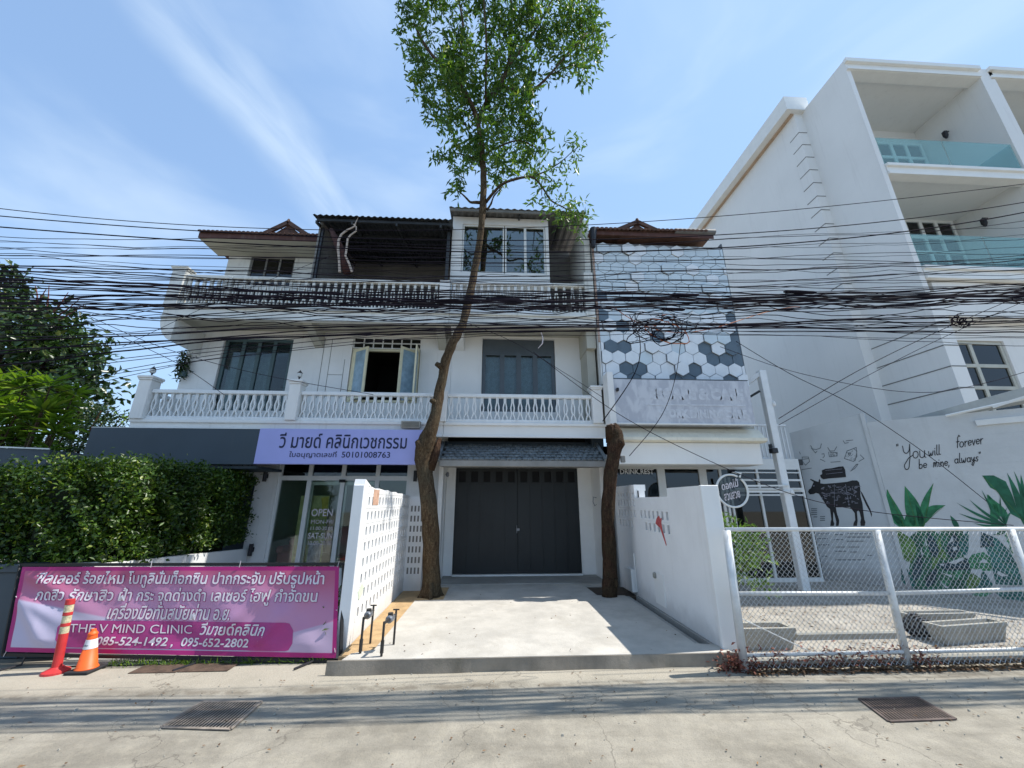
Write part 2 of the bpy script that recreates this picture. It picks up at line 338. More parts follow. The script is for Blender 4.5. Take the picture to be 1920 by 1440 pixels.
# ------------------------------------------------------------------ mesh and object helpers
LOC = {}
class MB:
    def __init__(s): s.v = []; s.f = []
    def add(s, vs, fs):
        o = len(s.v); s.v += [tuple(v) for v in vs]; s.f += [tuple(i+o for i in f) for f in fs]; return s
    def box(s, x0, x1, y0, y1, z0, z1):
        return s.add([(x0, y0, z0), (x1, y0, z0), (x1, y1, z0), (x0, y1, z0), (x0, y0, z1), (x1, y0, z1), (x1, y1, z1), (x0, y1, z1)],
                     [(0, 3, 2, 1), (4, 5, 6, 7), (0, 1, 5, 4), (1, 2, 6, 5), (2, 3, 7, 6), (3, 0, 4, 7)])
    def cbox(s, x0, x1, y0, y1, z0, z1, b=.012):
        """chamfered box"""
        c = ((x0+x1)/2, (y0+y1)/2, (z0+z1)/2); h = ((x1-x0)/2, (y1-y0)/2, (z1-z0)/2)
        b = min(b, .45*min(h)); bm = bmesh.new(); bmesh.ops.create_cube(bm, size=2)
        for v in bm.verts: v.co = Vector((c[0]+v.co.x*h[0], c[1]+v.co.y*h[1], c[2]+v.co.z*h[2]))
        bmesh.ops.bevel(bm, geom=bm.edges[:], offset=b, segments=1, affect='EDGES', profile=.5)
        bm.verts.index_update(); s.add([v.co[:] for v in bm.verts], [[v.index for v in f.verts] for f in bm.faces]); bm.free(); return s
    def hexa(s, p):  # eight points: bottom ring 0-3, top ring 4-7
        return s.add(p, [(0, 3, 2, 1), (4, 5, 6, 7), (0, 1, 5, 4), (1, 2, 6, 5), (2, 3, 7, 6), (3, 0, 4, 7)])
    def bar(s, a, b, wx, wy=None, up=(0, 0, 1)):
        a = Vector(a); b = Vector(b); d = (b-a).normalized(); up = Vector(up)
        if abs(d.dot(up)) > .98: up = Vector((0, 1, 0))
        u = d.cross(up).normalized(); v = u.cross(d); wy = wy or wx
        ring = [(-1, -1), (1, -1), (1, 1), (-1, 1)]
        P = [p+u*(i*wx/2)+v*(j*wy/2) for p in (a, b) for i, j in ring]
        return s.add(P, [(0, 3, 2, 1), (4, 5, 6, 7), (0, 1, 5, 4), (1, 2, 6, 5), (2, 3, 7, 6), (3, 0, 4, 7)])
    def tube(s, pts, rad, n=6, caps=True, squash=1.0):
        pts = [Vector(p) for p in pts]; k = len(pts)
        rad = [rad]*k if isinstance(rad, (int, float)) else rad
        o = len(s.v); prev = None
        for i, p in enumerate(pts):
            d = (pts[min(i+1, k-1)]-pts[max(i-1, 0)]).normalized()
            if prev is None:
                a = Vector((0, 0, 1)) if abs(d.z) < .9 else Vector((1, 0, 0)); u = d.cross(a).normalized()
            else:
                u = (prev-d*prev.dot(d)).normalized()
            prev = u; v = d.cross(u)
            for j in range(n):
                an = 2*math.pi*j/n; s.v.append(tuple(p+(u*math.cos(an)+v*math.sin(an)*squash)*rad[i]))
        for i in range(k-1):
            for j in range(n):
                a = o+i*n+j; b = o+i*n+(j+1) % n; s.f.append((a, b, b+n, a+n))
        if caps: s.f.append(tuple(o+j for j in range(n))[::-1]); s.f.append(tuple(o+(k-1)*n+j for j in range(n)))
        return s
    def lathe(s, c, prof, n=16, lean=(0, 0)):
        pts = []; o = len(s.v)
        for r, z in prof:
            for j in range(n):
                an = 2*math.pi*j/n; s.v.append((c[0]+r*math.cos(an)+lean[0]*z, c[1]+r*math.sin(an)+lean[1]*z, c[2]+z))
        for i in range(len(prof)-1):
            for j in range(n):
                a = o+i*n+j; b = o+i*n+(j+1) % n; s.f.append((a, b, b+n, a+n))
        s.f.append(tuple(o+j for j in range(n))[::-1]); s.f.append(tuple(o+(len(prof)-1)*n+j for j in range(n)))
        return s
    def prism(s, poly, d):
        """poly: planar 3d points, extruded by vector d"""
        n = len(poly); d = Vector(d); P = [Vector(p) for p in poly]+[Vector(p)+d for p in poly]
        return s.add(P, [tuple(range(n))[::-1], tuple(range(n, 2*n))]+[(i, (i+1) % n, (i+1) % n+n, i+n) for i in range(n)])
    def grid(s, O, U, V, N, us, vs, solid):
        """slab with openings: O origin, unit U,V, thickness vector N (towards the back)"""
        O, U, V, N = Vector(O), Vector(U), Vector(V), Vector(N); idx = {}
        def vt(i, j, k):
            if (i, j, k) not in idx: idx[(i, j, k)] = len(s.v); s.v.append(tuple(O+U*us[i]+V*vs[j]+N*k))
            return idx[(i, j, k)]
        I, J = len(us)-1, len(vs)-1; ok = lambda i, j: 0 <= i < I and 0 <= j < J and solid(i, j)
        for i in range(I):
            for j in range(J):
                if not ok(i, j): continue
                s.f.append((vt(i, j, 0), vt(i+1, j, 0), vt(i+1, j+1, 0), vt(i, j+1, 0)))
                s.f.append((vt(i, j, 1), vt(i, j+1, 1), vt(i+1, j+1, 1), vt(i+1, j, 1)))
                if not ok(i-1, j): s.f.append((vt(i, j, 0), vt(i, j+1, 0), vt(i, j+1, 1), vt(i, j, 1)))
                if not ok(i+1, j): s.f.append((vt(i+1, j, 0), vt(i+1, j, 1), vt(i+1, j+1, 1), vt(i+1, j+1, 0)))
                if not ok(i, j-1): s.f.append((vt(i, j, 0), vt(i, j, 1), vt(i+1, j, 1), vt(i+1, j, 0)))
                if not ok(i, j+1): s.f.append((vt(i, j+1, 0), vt(i+1, j+1, 0), vt(i+1, j+1, 1), vt(i, j+1, 1)))
        return s
    def wall(s, x0, x1, z0, z1, Y, th, holes):
        us = sorted({x0, x1, *[h[0] for h in holes], *[h[1] for h in holes]}); vs = sorted({z0, z1, *[h[2] for h in holes], *[h[3] for h in holes]})
        def solid(i, j):
            cx, cz = (us[i]+us[i+1])/2, (vs[j]+vs[j+1])/2
            return not any(h[0] < cx < h[1] and h[2] < cz < h[3] for h in holes)
        return s.grid((0, Y, 0), (1, 0, 0), (0, 0, 1), (0, th, 0), us, vs, solid)
    def mesh(s, name, off=(0, 0, 0), smooth=False):
        me = bpy.data.meshes.new(name)
        me.from_pydata([(v[0]-off[0], v[1]-off[1], v[2]-off[2]) for v in s.v], [], s.f); me.update()
        if smooth: me.shade_smooth()
        return me
    def build(s, name, m, parent=None, label=None, cat=None, group=None, kind=None, smooth=False, origin=None):
        if parent is not None: off = LOC[parent.name]
        else: off = origin if origin is not None else (0, 0, 0)
        o = bpy.data.objects.new(name, s.mesh(name, off, smooth)); col.objects.link(o)
        o.data.materials.append(M[m] if isinstance(m, str) else m)
        if parent is not None: o.parent = parent
        else: o.location = off
        LOC[o.name] = off
        tag(o, label, cat, group, kind); return o
def tag(o, label=None, cat=None, group=None, kind=None):
    for k, v in (('label', label), ('category', cat), ('group', group), ('kind', kind)):
        if v: o[k] = v
    return o
def thing(name, label, cat, loc=(0, 0, 0), group=None):
    o = bpy.data.objects.new(name, None); col.objects.link(o); o.location = loc; o.empty_display_size = .2
    LOC[o.name] = tuple(loc); return tag(o, label, cat, group)
def inst(name, me, m, parent, loc, rot=None, scale=None):
    """child sharing mesh data; loc in world metres, parent unrotated"""
    o = bpy.data.objects.new(name, me); col.objects.link(o); o.parent = parent; off = LOC[parent.name]
    o.location = (loc[0]-off[0], loc[1]-off[1], loc[2]-off[2])
    if rot: o.rotation_euler = rot
    if scale: o.scale = scale
    if not me.materials: me.materials.append(M[m])
    return o
def copy_tree(o, parent=None):
    c = o.copy(); col.objects.link(c)
    if parent is not None: c.parent = parent
    for ch in list(o.children):
        copy_tree(ch, c)
    return c

def text_mesh(body, size, offset=0.0, extrude=0.002, shear=0.0, align='LEFT', space=1.0):
    cu = bpy.data.curves.new('lettering', 'FONT'); cu.body = body; cu.size = size; cu.offset = offset; cu.extrude = extrude
    cu.shear = shear; cu.align_x = align; cu.space_character = space; cu.resolution_u = 3
    ob = bpy.data.objects.new('tmp_text', cu); col.objects.link(ob); dg = bpy.context.evaluated_depsgraph_get()
    me = bpy.data.meshes.new_from_object(ob.evaluated_get(dg)); bpy.data.objects.remove(ob); bpy.data.curves.remove(cu); return me
def lettering(body, parent, m, P, U, V, width, height=None, offset=0.0, shear=0.0, extrude=.002, push=0.0, ref=None, name='lettering'):
    """text whose lower left corner sits at P, running along U and up V, scaled to the width"""
    me = text_mesh(body, 1.0, offset, 0.0, shear)
    co = np.empty(len(me.vertices)*3); me.vertices.foreach_get('co', co); co = co.reshape(-1, 3)
    if ref is None: ref = (co[:, 0].min(), co[:, 0].max(), co[:, 1].min(), co[:, 1].max())
    x0, x1, y0, y1 = ref
    sx = width/(x1-x0); sy = (height/(y1-y0)) if height else sx
    P, U, V = Vector(P), Vector(U).normalized(), Vector(V).normalized(); N = U.cross(V)
    off = Vector(LOC[parent.name])
    for v in me.vertices:
        x, y = (v.co.x-x0)*sx, (v.co.y-y0)*sy
        v.co = P+U*x+V*y+N*(extrude+push)-off
    me.materials.clear(); me.materials.append(M[m]); o = bpy.data.objects.new(name, me); col.objects.link(o); o.parent = parent; LOC[o.name] = tuple(off)
    return ref

def leaves_mesh(name, P, D, Nn, L, W, fold=.18):
    """rhombic folded leaves: base points, directions, normals, lengths, widths"""
    n = len(P); D = D/np.linalg.norm(D, axis=1, keepdims=True)
    Sd = np.cross(D, Nn); Sd /= (np.linalg.norm(Sd, axis=1, keepdims=True)+1e-9); Nn = np.cross(Sd, D)
    L = L[:, None]; W = W[:, None]
    v0 = P; v1 = P+D*L*.45+Sd*W*.5+Nn*W*fold; v2 = P+D*L-Nn*L*.12; v3 = P+D*L*.45-Sd*W*.5+Nn*W*fold
    V = np.stack([v0, v1, v2, v3], 1).reshape(-1, 3)
    F_ = np.arange(n*4).reshape(n, 4)
    tri = np.concatenate([F_[:, [0, 1, 2]], F_[:, [0, 2, 3]]], 1).reshape(-1, 3)
    me = bpy.data.meshes.new(name); me.vertices.add(n*4); me.vertices.foreach_set('co', V.ravel().astype(np.float32))
    nt = len(tri); me.loops.add(nt*3); me.loops.foreach_set('vertex_index', tri.ravel().astype(np.int32))
    me.polygons.add(nt); me.polygons.foreach_set('loop_start', np.arange(0, nt*3, 3, dtype=np.int32))
    me.update(calc_edges=True); me.validate(); return me
def leaf_obj(name, P, D, Nn, L, W, m, parent, kind=None, label=None, cat=None, fold=.18):
    off = np.array(LOC[parent.name]) if parent is not None else np.zeros(3)
    me = leaves_mesh(name, P-off, D, Nn, L, W, fold); me.materials.append(M[m] if isinstance(m, str) else m)
    o = bpy.data.objects.new(name, me); col.objects.link(o)
    if parent is not None: o.parent = parent
    LOC[o.name] = tuple(off); tag(o, label, cat, None, kind); return o
def rdir(n, z=0.0, spread=1.0):
    d = rng.normal(size=(n, 3))*spread; d[:, 2] += z; return d/np.linalg.norm(d, axis=1, keepdims=True)

# ------------------------------------------------------------------ the setting: ground, road, driveway
g = MB(); g.add([(-400, -60, -.006), (400, -60, -.006), (400, 700, -.006), (-400, 700, -.006)], [(0, 1, 2, 3)])
g.build('ground', mat('dusty_ground', (.22, .20, .16), .95, .2, .5, dirtamt=.4), kind='structure')
g = MB(); nx, ny = 120, 30
for j in range(ny+1):
    for i in range(nx+1):
        x = -18+36*i/nx; y = -6+11.6*j/ny
        dip = -.0*0
        g.v.append((x, y, .004*math.sin(x*.9)*math.cos(y*1.3)+.003))
for j in range(ny):
    for i in range(nx):
        a = j*(nx+1)+i; g.f.append((a, a+1, a+nx+2, a+nx+1))
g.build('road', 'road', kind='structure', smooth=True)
# driveway slab with a rough front kerb, tree pits left out of the outline
XL, XR, YK, YG = -1.80, 2.93, 5.30, 10.5
DZ = .145
slab = [(-1.70, YK), (2.98, YK), (2.98, 5.55), (2.68, 5.62), (2.66, 8.3), (2.12, 8.35), (2.08, 9.2), (2.66, 9.2), (2.66, YG), (-1.2, YG), (-1.2, 9.35), (-.86, 9.3), (-.86, 8.15), (-1.38, 8.1), (-1.42, 5.62), (-1.66, 5.5)]
d = MB(); d.prism([(x, y, .0) for x, y in slab], (0, 0, DZ)); d.build('driveway', 'conc', kind='structure')
k = MB(); n = 90; pts = []
for i in range(n+1):
    x = -1.86+(4.98)*i/n; e = .010*math.sin(i*.31)+.008*math.sin(i*.13)+.002*random.random()
    pts.append((x, e))
for (x, e), (x2, e2) in zip(pts[:-1], pts[1:]):
    k.hexa([(x, YK-.028-e, 0), (x2, YK-.028-e2, 0), (x2, YK-.002, 0), (x, YK-.002, 0), (x, YK-.015, DZ-.004), (x2, YK-.015, DZ-.004), (x2, YK-.002, DZ-.004), (x, YK-.002, DZ-.004)])
k.build('kerb', 'kerb', kind='structure')
s_ = MB()
s_.prism([(-1.79, 5.45, .01), (-1.40, 5.45, .01), (-1.36, 8.12, .01), (-.84, 8.17, .01), (-.84, 9.4, .01), (-1.79, 9.4, .01)], (0, 0, .118))
s_.build('sand_bed', 'sand', kind='structure')
s_ = MB(); s_.prism([(2.14, 8.28, .01), (2.92, 8.28, .01), (2.92, 9.18, .01), (2.10, 9.18, .01)], (0, 0, .112)); s_.build('tree_pit_soil', 'soil', kind='structure')
s_ = MB()   # drain channel along the right wall: two lips and a floor
s_.box(2.69, 2.92, 5.45, 8.27, .008, .06); s_.build('drain_channel', 'conc_wet', kind='structure')
s_ = MB(); s_.box(2.665, 2.735, 5.55, 8.27, .06, .139); s_.box(2.87, 2.922, 5.45, 8.27, .06, .139); s_.build('channel_lip', 'conc_wet', kind='structure')
# garage floor strip
s_ = MB(); s_.box(-1.14, 2.65, 9.45, YG-.02, DZ+.001, DZ+.022); s_.build('garage_threshold', 'conc_wet', kind='structure')
# right lot: paved yard and a kerb strip behind the fence
s_ = MB(); s_.add([(2.99, 5.45, .03), (14, 5.45, .03), (14, 12, .03), (2.99, 12, .03)], [(0, 1, 2, 3)])
s_.build('yard', mat('yard_concrete', (.33, .305, .265), .95, .2, 2, .8, 30, dirtamt=.4, dirt=(.20, .17, .13), fine=.12), kind='structure')
s_ = MB(); s_.cbox(3.05, 9.0, 5.20, 5.40, 0, .10, .02); s_.build('yard_kerb', 'plant_conc', kind='structure')
s_ = MB(); s_.cbox(4.35, 6.0, 6.02, 6.12, 0, .12, .02); s_.build('yard_edging', 'plant_conc', kind='structure')
# left lot paving in front of the clinic
s_ = MB(); s_.add([(-5.25, 5.7, .012), (-1.97, 5.7, .012), (-1.97, 9.9, .012), (-5.25, 9.9, .012)], [(0, 1, 2, 3)]); s_.build('clinic_forecourt', 'conc_wet', kind='structure')

# ------------------------------------------------------------------ windows
def window(parent, x0, x1, z0, z1, Y, m, pane, cols, rows, fw=.05, depth=.06, name='window', mull=.04, cx=None):
    """frame mesh with one pane per light"""
    def cuts(a, b, n, given=None):
        if given: edges = given
        else: edges = [a+fw+(b-a-2*fw)*i/n for i in range(n+1)]
        out = [a]
        for i in range(len(edges)-1):
            lo = edges[i]+(mull/2 if i else 0); hi = edges[i+1]-(mull/2 if i < len(edges)-2 else 0); out += [lo, hi]
        return out+[b]
    us = cuts(x0, x1, cols, cx); vs = cuts(z0, z1, rows)
    f = MB().grid((0, Y, 0), (1, 0, 0), (0, 0, 1), (0, depth, 0), us, vs, lambda i, j: i % 2 == 0 or j % 2 == 0)
    w = f.build(name, m, parent)
    for i in range(1, len(us)-1, 2):
        for j in range(1, len(vs)-1, 2):
            MB().box(us[i]-.004, us[i+1]+.004, Y+depth*.45, Y+depth*.45+.008, vs[j]-.004, vs[j+1]+.004).build('pane', pane, w)
    return w
def room(parent, x0, x1, z0, z1, Y0, Y1, m, name='room'):
    """inside faces of a closed room behind an opening"""
    b = MB(); b.add([(x0, Y0, z0), (x1, Y0, z0), (x1, Y1, z0), (x0, Y1, z0), (x0, Y0, z1), (x1, Y0, z1), (x1, Y1, z1), (x0, Y1, z1)],
                    [(0, 1, 2, 3), (4, 7, 6, 5), (1, 5, 6, 2), (2, 6, 7, 3), (3, 7, 4, 0)])
    return b.build(name, m, parent)
def curtain(parent, x0, x1, z0, z1, Y, m, name='curtain'):
    b = MB(); n = max(6, int((x1-x0)/.045)); o = 0
    for i in range(n+1):
        x = x0+(x1-x0)*i/n; y = Y+.025*math.sin(i*1.9)+.01*math.sin(i*.7)
        b.v += [(x, y, z0), (x, y, z1)]
    for i in range(n): b.f.append((2*i, 2*i+2, 2*i+3, 2*i+1))
    return b.build(name, m, parent, smooth=True)

# baluster: two mirrored wavy strands
def baluster_mesh(h):
    prof = [(0, .056), (.10, .050), (.26, .015), (.42, .036), (.56, .042), (.78, .015), (1.0, .017)]
    b = MB(); t_ = .0145
    for sgn in (-1, 1):
        P = []
        for tt, w_ in prof:
            x = sgn*w_
            P.append([(x-t_, -.03, tt*h), (x+t_, -.03, tt*h), (x+t_, .03, tt*h), (x-t_, .03, tt*h)])
        o = len(b.v)
        for r_ in P: b.v += r_
        for i in range(len(P)-1):
            for j in range(4):
                a = o+i*4+j; c = o+i*4+(j+1) % 4; b.f.append((a, c, c+4, a+4))
    return b.mesh('baluster')
BAL = {}
def balustrade(parent, x0, x1, Y, z0, z1, m='rail_white', pitch=.176, wide=.12, solidback=False):
    h = z1-z0-.17; key = (round(h, 2), m)
    if key not in BAL: BAL[key] = baluster_mesh(h); BAL[key].materials.append(M[m])
    o = MB().cbox(x0, x1, Y-wide/2, Y+wide/2+.02, z1-.09, z1, .012).build('balustrade', m, parent)
    MB().cbox(x0, x1, Y-wide/2+.01, Y+wide/2, z0, z0+.08, .01).build('bottom_rail', m, o)
    n = int((x1-x0)/pitch)
    for i in range(n):
        x = x0+(x1-x0)*(i+.5)/n
        inst('baluster', BAL[key], m, o, (x, Y, z0+.08))
    return o
def pillar(parent, x0, x1, Y0, Y1, z0, z1, m, name='pillar', cap=.04):
    b = MB(); b.cbox(x0, x1, Y0, Y1, z0, z1-.1, .01); b.cbox(x0-cap*.5, x1+cap*.5, Y0-cap*.5, Y1+cap*.5, z1-.1, z1-.06, .01)
    b.cbox(x0-cap, x1+cap, Y0-cap, Y1+cap, z1-.06, z1, .015); return b.build(name, m, parent)

# ================================================================== clinic house (two left bays)
X0, X1 = -8.16, -1.14; YB, YW, YT = 9.0, 10.0, 10.6
Z2, Z3 = 3.64, 6.62            # balcony floor levels
H1 = thing('row_house', 'white row house with lilac sign over its glass shopfront and dark tin canopy on top', 'house', (-4.6, 10, 0))
# storefront geometry
cl, cr = -5.24, -2.04
mb = MB().wall(X0, X1, 0, Z2-.02, YW, .25, [(cl, cr, .32, 2.92), (-8.05, -5.75, .05, 2.5)])
mb.build('ground_floor_wall', 'white', H1)
wl = [(-7.28, -5.45, 4.15, 6.16), (-3.86, -2.0, 4.40, 6.28)]
mb = MB().wall(X0, X1, Z2, Z3-.12, YW, .2, wl); mb.build('upper_wall', 'white', H1)
MB().box(X0, X0+.2, YW+.2, 17, 0, Z3).build('side_wall', 'white', H1)
MB().box(X0, X0+.2, YT+.2, 17, Z3+.06, 9.3).build('side_wall', 'white', H1)
mb = MB().wall(X0, -4.85, Z3, 9.22, YT, .2, [(-7.5, -6.17, 8.15, 9.17)]); mb.build('top_floor_wall', 'white_old', H1)
# balcony slabs with stepped fascia
def slab_(parent, xa, xb, zf, m, ms='soffit', left=False, yb=YW):
    b = MB(); b.cbox(xa, xb, YB-.02, YB+.12, zf-.28, zf+.02, .012); b.cbox(xa, xb, YB-.07, YB-.021, zf-.02, zf+.05, .01)
    b.cbox(xa, xb, YB-.055, YB-.021, zf-.30, zf-.25, .008)
    o = b.build('balcony_fascia', m, parent)
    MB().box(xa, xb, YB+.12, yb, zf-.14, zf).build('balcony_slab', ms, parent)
    return o
slab_(H1, X0, X1, Z2, 'white')
# upper slab cantilevered beyond the left wall with a curved console
slab_(H1, X0+.0, X1, Z3-.1, 'white_old', yb=YT)
b = MB(); prof = [(0, 0), (.0, -.10), (.04, -.25), (.12, -.42), (.24, -.55), (.36, -.62), (.36, 0)]
b.prism([(X0+.0+p[0], YB-.01, Z3-.38+p[1]) for p in prof], (0, 1.0, 0)); b.build('console', 'white_old', H1)
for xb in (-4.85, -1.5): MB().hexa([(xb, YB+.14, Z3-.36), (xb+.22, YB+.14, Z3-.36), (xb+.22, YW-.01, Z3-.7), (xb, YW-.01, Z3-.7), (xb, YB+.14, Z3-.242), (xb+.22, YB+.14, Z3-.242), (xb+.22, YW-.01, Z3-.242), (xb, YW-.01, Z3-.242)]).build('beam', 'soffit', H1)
MB().box(X0, X1, YW+.2, 16.5, 3.36, 3.6).build('floor', 'darkroom', H1)
# lower balustrade
pillar(H1, -8.14, -7.86, 8.88, 9.16, 3.69, 4.70, 'white')
pillar(H1, -4.75, -4.50, 8.88, 9.16, 3.69, 4.66, 'white')
balustrade(H1, -7.86, -4.75, YB+.02, 3.69, 4.40)
balustrade(H1, -4.50, -1.25, YB+.02, 3.69, 4.40)
# left return of the lower balcony
o = MB().cbox(-8.10, -7.98, 9.16, 10.0, 4.31, 4.40).build('balustrade', 'rail_white', H1); MB().cbox(-8.10, -7.98, 9.16, 10.0, 3.65, 3.74).build('bottom_rail', 'rail_white', o)
for i in range(5): inst('baluster', list(BAL.values())[0], 'rail_white', o, (-8.04, 9.24+i*.155, 3.77), (0, 0, math.pi/2))
# upper balustrade, weathered
pillar(H1, -8.14, -7.82, 8.9, 9.16, Z3-.06, 7.64, 'white_old')
balustrade(H1, -7.82, -6.75, YB+.02, Z3-.05, 7.45, 'white_old')
pillar(H1, -6.75, -6.68, 8.95, 9.1, Z3-.05, 7.43, 'white_old', cap=.0)
balustrade(H1, -6.68, -4.75, YB+.02, Z3-.05, 7.45, 'white_old')
balustrade(H1, -4.75, -1.42, YB+.02, Z3-.05, 7.45, 'white_old')
MB().cbox(-1.42, -1.15, 8.93, 9.1, Z3-.05, 7.5).build('pillar', 'white', H1)
MB().box(-7.9, -1.2, YB+.22, YB+.26, Z3-.02, 7.2).build('balcony_screen', 'corr', H1)
# first-floor windows
room(H1, X0+.2, X1, Z2, Z3-.15, YW+.2, 13.5, 'room')
window(H1, -7.26, -5.46, 4.15, 6.16, YW+.06, 'dark_frame', 'glass', 4, 1, .08, .07, mull=.09)
curtain(H1, -7.2, -6.1, 4.2, 6.0, YW+.28, 'curtain_g'); MB().box(-7.2, -5.5, YW+.14, YW+.17, 5.72, 6.12).build('blind', 'dark_frame', H1)
# cream casement window, open: transom grid, dark opening, two leaves swung out
wx0, wx1, wz0, wz1 = -3.84, -2.02, 4.42, 5.93
b = MB().grid((0, YW+.03, 0), (1, 0, 0), (0, 0, 1), (0, .08, 0), [wx0, wx0+.06, wx1-.06, wx1], [wz0, wz0+.06, wz1-.06, wz1], lambda i, j: not (i == 1 and j == 1))
cw = b.build('window', 'cream', H1, label='cream painted casement window standing open')
def leaf_(xa, dx, dy, swap=1):
    L_ = math.hypot(dx, dy); U = Vector((dx/L_, dy/L_, 0)); N = Vector((-U.y, U.x, 0))*.035*swap
    o = MB().grid((xa, YW-.005, wz0+.05), U, (0, 0, 1), N, [0, .075, L_-.075, L_], [0, .09, wz1-wz0-.17, wz1-wz0-.1], lambda i, j: not (i == 1 and j == 1)).build('casement', 'cream', cw)
    MB().grid(Vector((xa, YW-.005, wz0+.05))+N*.4, U, (0, 0, 1), N*.2, [.07, L_-.07], [.08, wz1-wz0-.16], lambda i, j: True).build('pane', 'sky_pane', cw)
leaf_(wx0+.05, .46, -.30); leaf_(wx1-.05, -.37, -.36, -1)
leaf_(wx1-.04, .03, -.5)
curtain(H1, wx0+.07, wx0+.36, wz0+.1, wz1-.1, YW+.16, 'curtain'); curtain(H1, wx1-.45, wx1-.12, wz0+.1, wz1-.1, YW+.16, 'curtain')
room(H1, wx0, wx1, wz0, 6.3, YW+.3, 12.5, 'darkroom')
window(H1, -3.86, -2.0, 5.95, 6.28, YW+.05, 'alu', 'glass_dark', 7, 2, .03, .05, mull=.03)
# panel joints on the wall between the windows
for xa, za, zb in ((-4.62, 4.5, 6.2), (-4.42, 4.5, 6.2), (-4.02, 4.5, 5.6)): MB().box(xa, xa+.012, YW-.006, YW+.004, za, zb).build('panel_joint', 'wallgrey', H1)
MB().box(-4.40, -4.03, YW-.006, YW+.004, 5.15, 5.162).build('panel_joint', 'wallgrey', H1)
# top floor left bay window and eaves
window(H1, -7.5, -6.17, 8.15, 9.17, YT+.04, 'wallgrey', 'glass_dark', 3, 1, .05, .06, mull=.05)
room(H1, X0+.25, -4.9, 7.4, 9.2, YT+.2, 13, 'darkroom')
MB().box(-7.5, -5.05, YT-.012, YT-.001, 9.175, 9.215).build('lintel', 'white_old', H1)
# left bay roof: eave board, soffit, hipped tiled slope, gablet
ye = 9.8; ze = 9.30
MB().cbox(-8.52, -4.95, ye-.03, ye, ze-.14, ze+.02).build('eave_board', 'fascia_red', H1)
MB().box(-8.5, -4.95, ye, YT+.02, ze-.15, ze-.12).build('soffit', 'soffit', H1)
rf = MB(); rf.hexa([(-8.52, ye-.05, ze+.021), (-4.95, ye-.05, ze+.021), (-4.95, 15, ze+.03), (-8.52, 15, ze+.03), (-7.0, 12.0, 10.6), (-4.95, 12.0, 10.6), (-4.95, 13.4, 10.6), (-7.0, 13.4, 10.6)]); roofL = rf.build('roof', 'terracotta', H1)
tm = MB().tube([(0, 0, 0), (0, .30, .11)], .062, 8, True, .55).mesh('roof_tile'); tm.materials.append(M['terracotta'])
for i in range(29): inst('roof_tile', tm, 'terracotta', roofL, (-8.46+i*.122, ye-.10, ze+.045))
gx, gz = -6.13, 9.86
g_ = MB(); g_.prism([(gx-.60, 9.90, ze-.02), (gx+.60, 9.90, ze-.02), (gx, 9.90, gz-.05)], (0, 1.6, 0)); g_.build('gablet', 'terracotta', H1)
for sg in (-1, 1): MB().bar((gx, 9.84, gz-.02), (gx+sg*.74, 9.84, ze+.03), .12, .07, (0, 1, 0)).build('gablet_tiles', 'terracotta', H1)
MB().tube([(gx, 9.80, gz-.03), (gx, 9.84, gz+.08)], .035, 6).build('finial', 'terracotta', H1)
# middle bay: dark corrugated tin canopy
def corrugated(parent, xa, xb, ya, za, yb, zb, m, name='corrugated_roof', pitch=.16, amp=.022):
    b = MB(); n = int((xb-xa)/(pitch/4)); th = .012
    for i in range(n+1):
        x = xa+(xb-xa)*i/n; w_ = amp*math.sin(2*math.pi*(x-xa)/pitch)
        b.v += [(x, ya, za+w_), (x, yb, zb+w_), (x, yb, zb+w_+th), (x, ya, za+w_+th)]
    for i in range(n):
        a = 4*i; c = a+4
        b.f += [(a, a+1, c+1, c), (a+3, c+3, c+2, a+2), (a, c, c+3, a+3)]
    return b.build(name, m, parent)
corrugated(H1, -4.92, -1.20, 8.85, 9.32, 12.2, 9.98, 'corr')
for yy, zz in ((8.95, 9.22), (9.8, 9.38), (10.6, 9.54), (11.5, 9.72)): MB().box(-4.85, -1.22, yy, yy+.06, zz, zz+.08).build('purlin', 'corr', H1)
for xx in (-4.85, -3.9, -2.7, -1.5): MB().bar((xx, 8.95, 9.18), (xx, 12.0, 9.80), .05, .08).build('rafter', 'corr', H1)
for xx in (-4.83, -1.34): MB().box(xx, xx+.08, 9.2, 9.28, Z3, 9.2).build('canopy_post', 'corr', H1)
MB().box(-4.85, -1.2, 11.8, 11.95, Z3, 9.88).build('rear_wall', 'wallgrey', H1)
MB().box(-4.88, -4.80, 9.2, 11.8, 7.4, 9.36).build('party_wall', 'wallgrey', H1)
# AC box and small vent on the fascia
# ---------------------------------------------------------------- shopfront of the clinic
xs = [cl, FX(578, 904, YW), FX(641, 904, YW), FX(706, 904, YW), cr]
f = MB()
zt0, zt1 = 2.41, 2.52
us = [cl, cl+.07]
for x in xs[1:-1]: us += [x-.05, x+.05]
us += [cr-.07, cr]
f.grid((0, YW+.04, 0), (1, 0, 0), (0, 0, 1), (0, .09, 0), us, [.32, .42, zt0, zt1, 2.88, 2.92], lambda i, j: i % 2 == 0 or j % 2 == 0)
sf = f.build('shopfront', 'alu', H1, label='white aluminium shopfront with sliding glass doors')
for i in range(1, len(us)-1, 2):
    MB().box(us[i]-.005, us[i+1]+.005, YW+.08, YW+.088, .415, zt0+.005).build('pane', 'glass_clear', sf)
    MB().box(us[i]-.005, us[i+1]+.005, YW+.08, YW+.088, zt1-.005, 2.885).build('pane', 'glass_dark', sf)
for x in (xs[1]+.06, xs[2]-.07, xs[2]+.07):  # door leaf stiles
    MB().box(x-.025, x+.025, YW+.135, YW+.17, .43, 2.33).build('door_stile', 'alu', sf)
MB().box(xs[1], xs[3], YW+.135, YW+.17, 2.30, 2.38).build('door_rail', 'alu', sf)
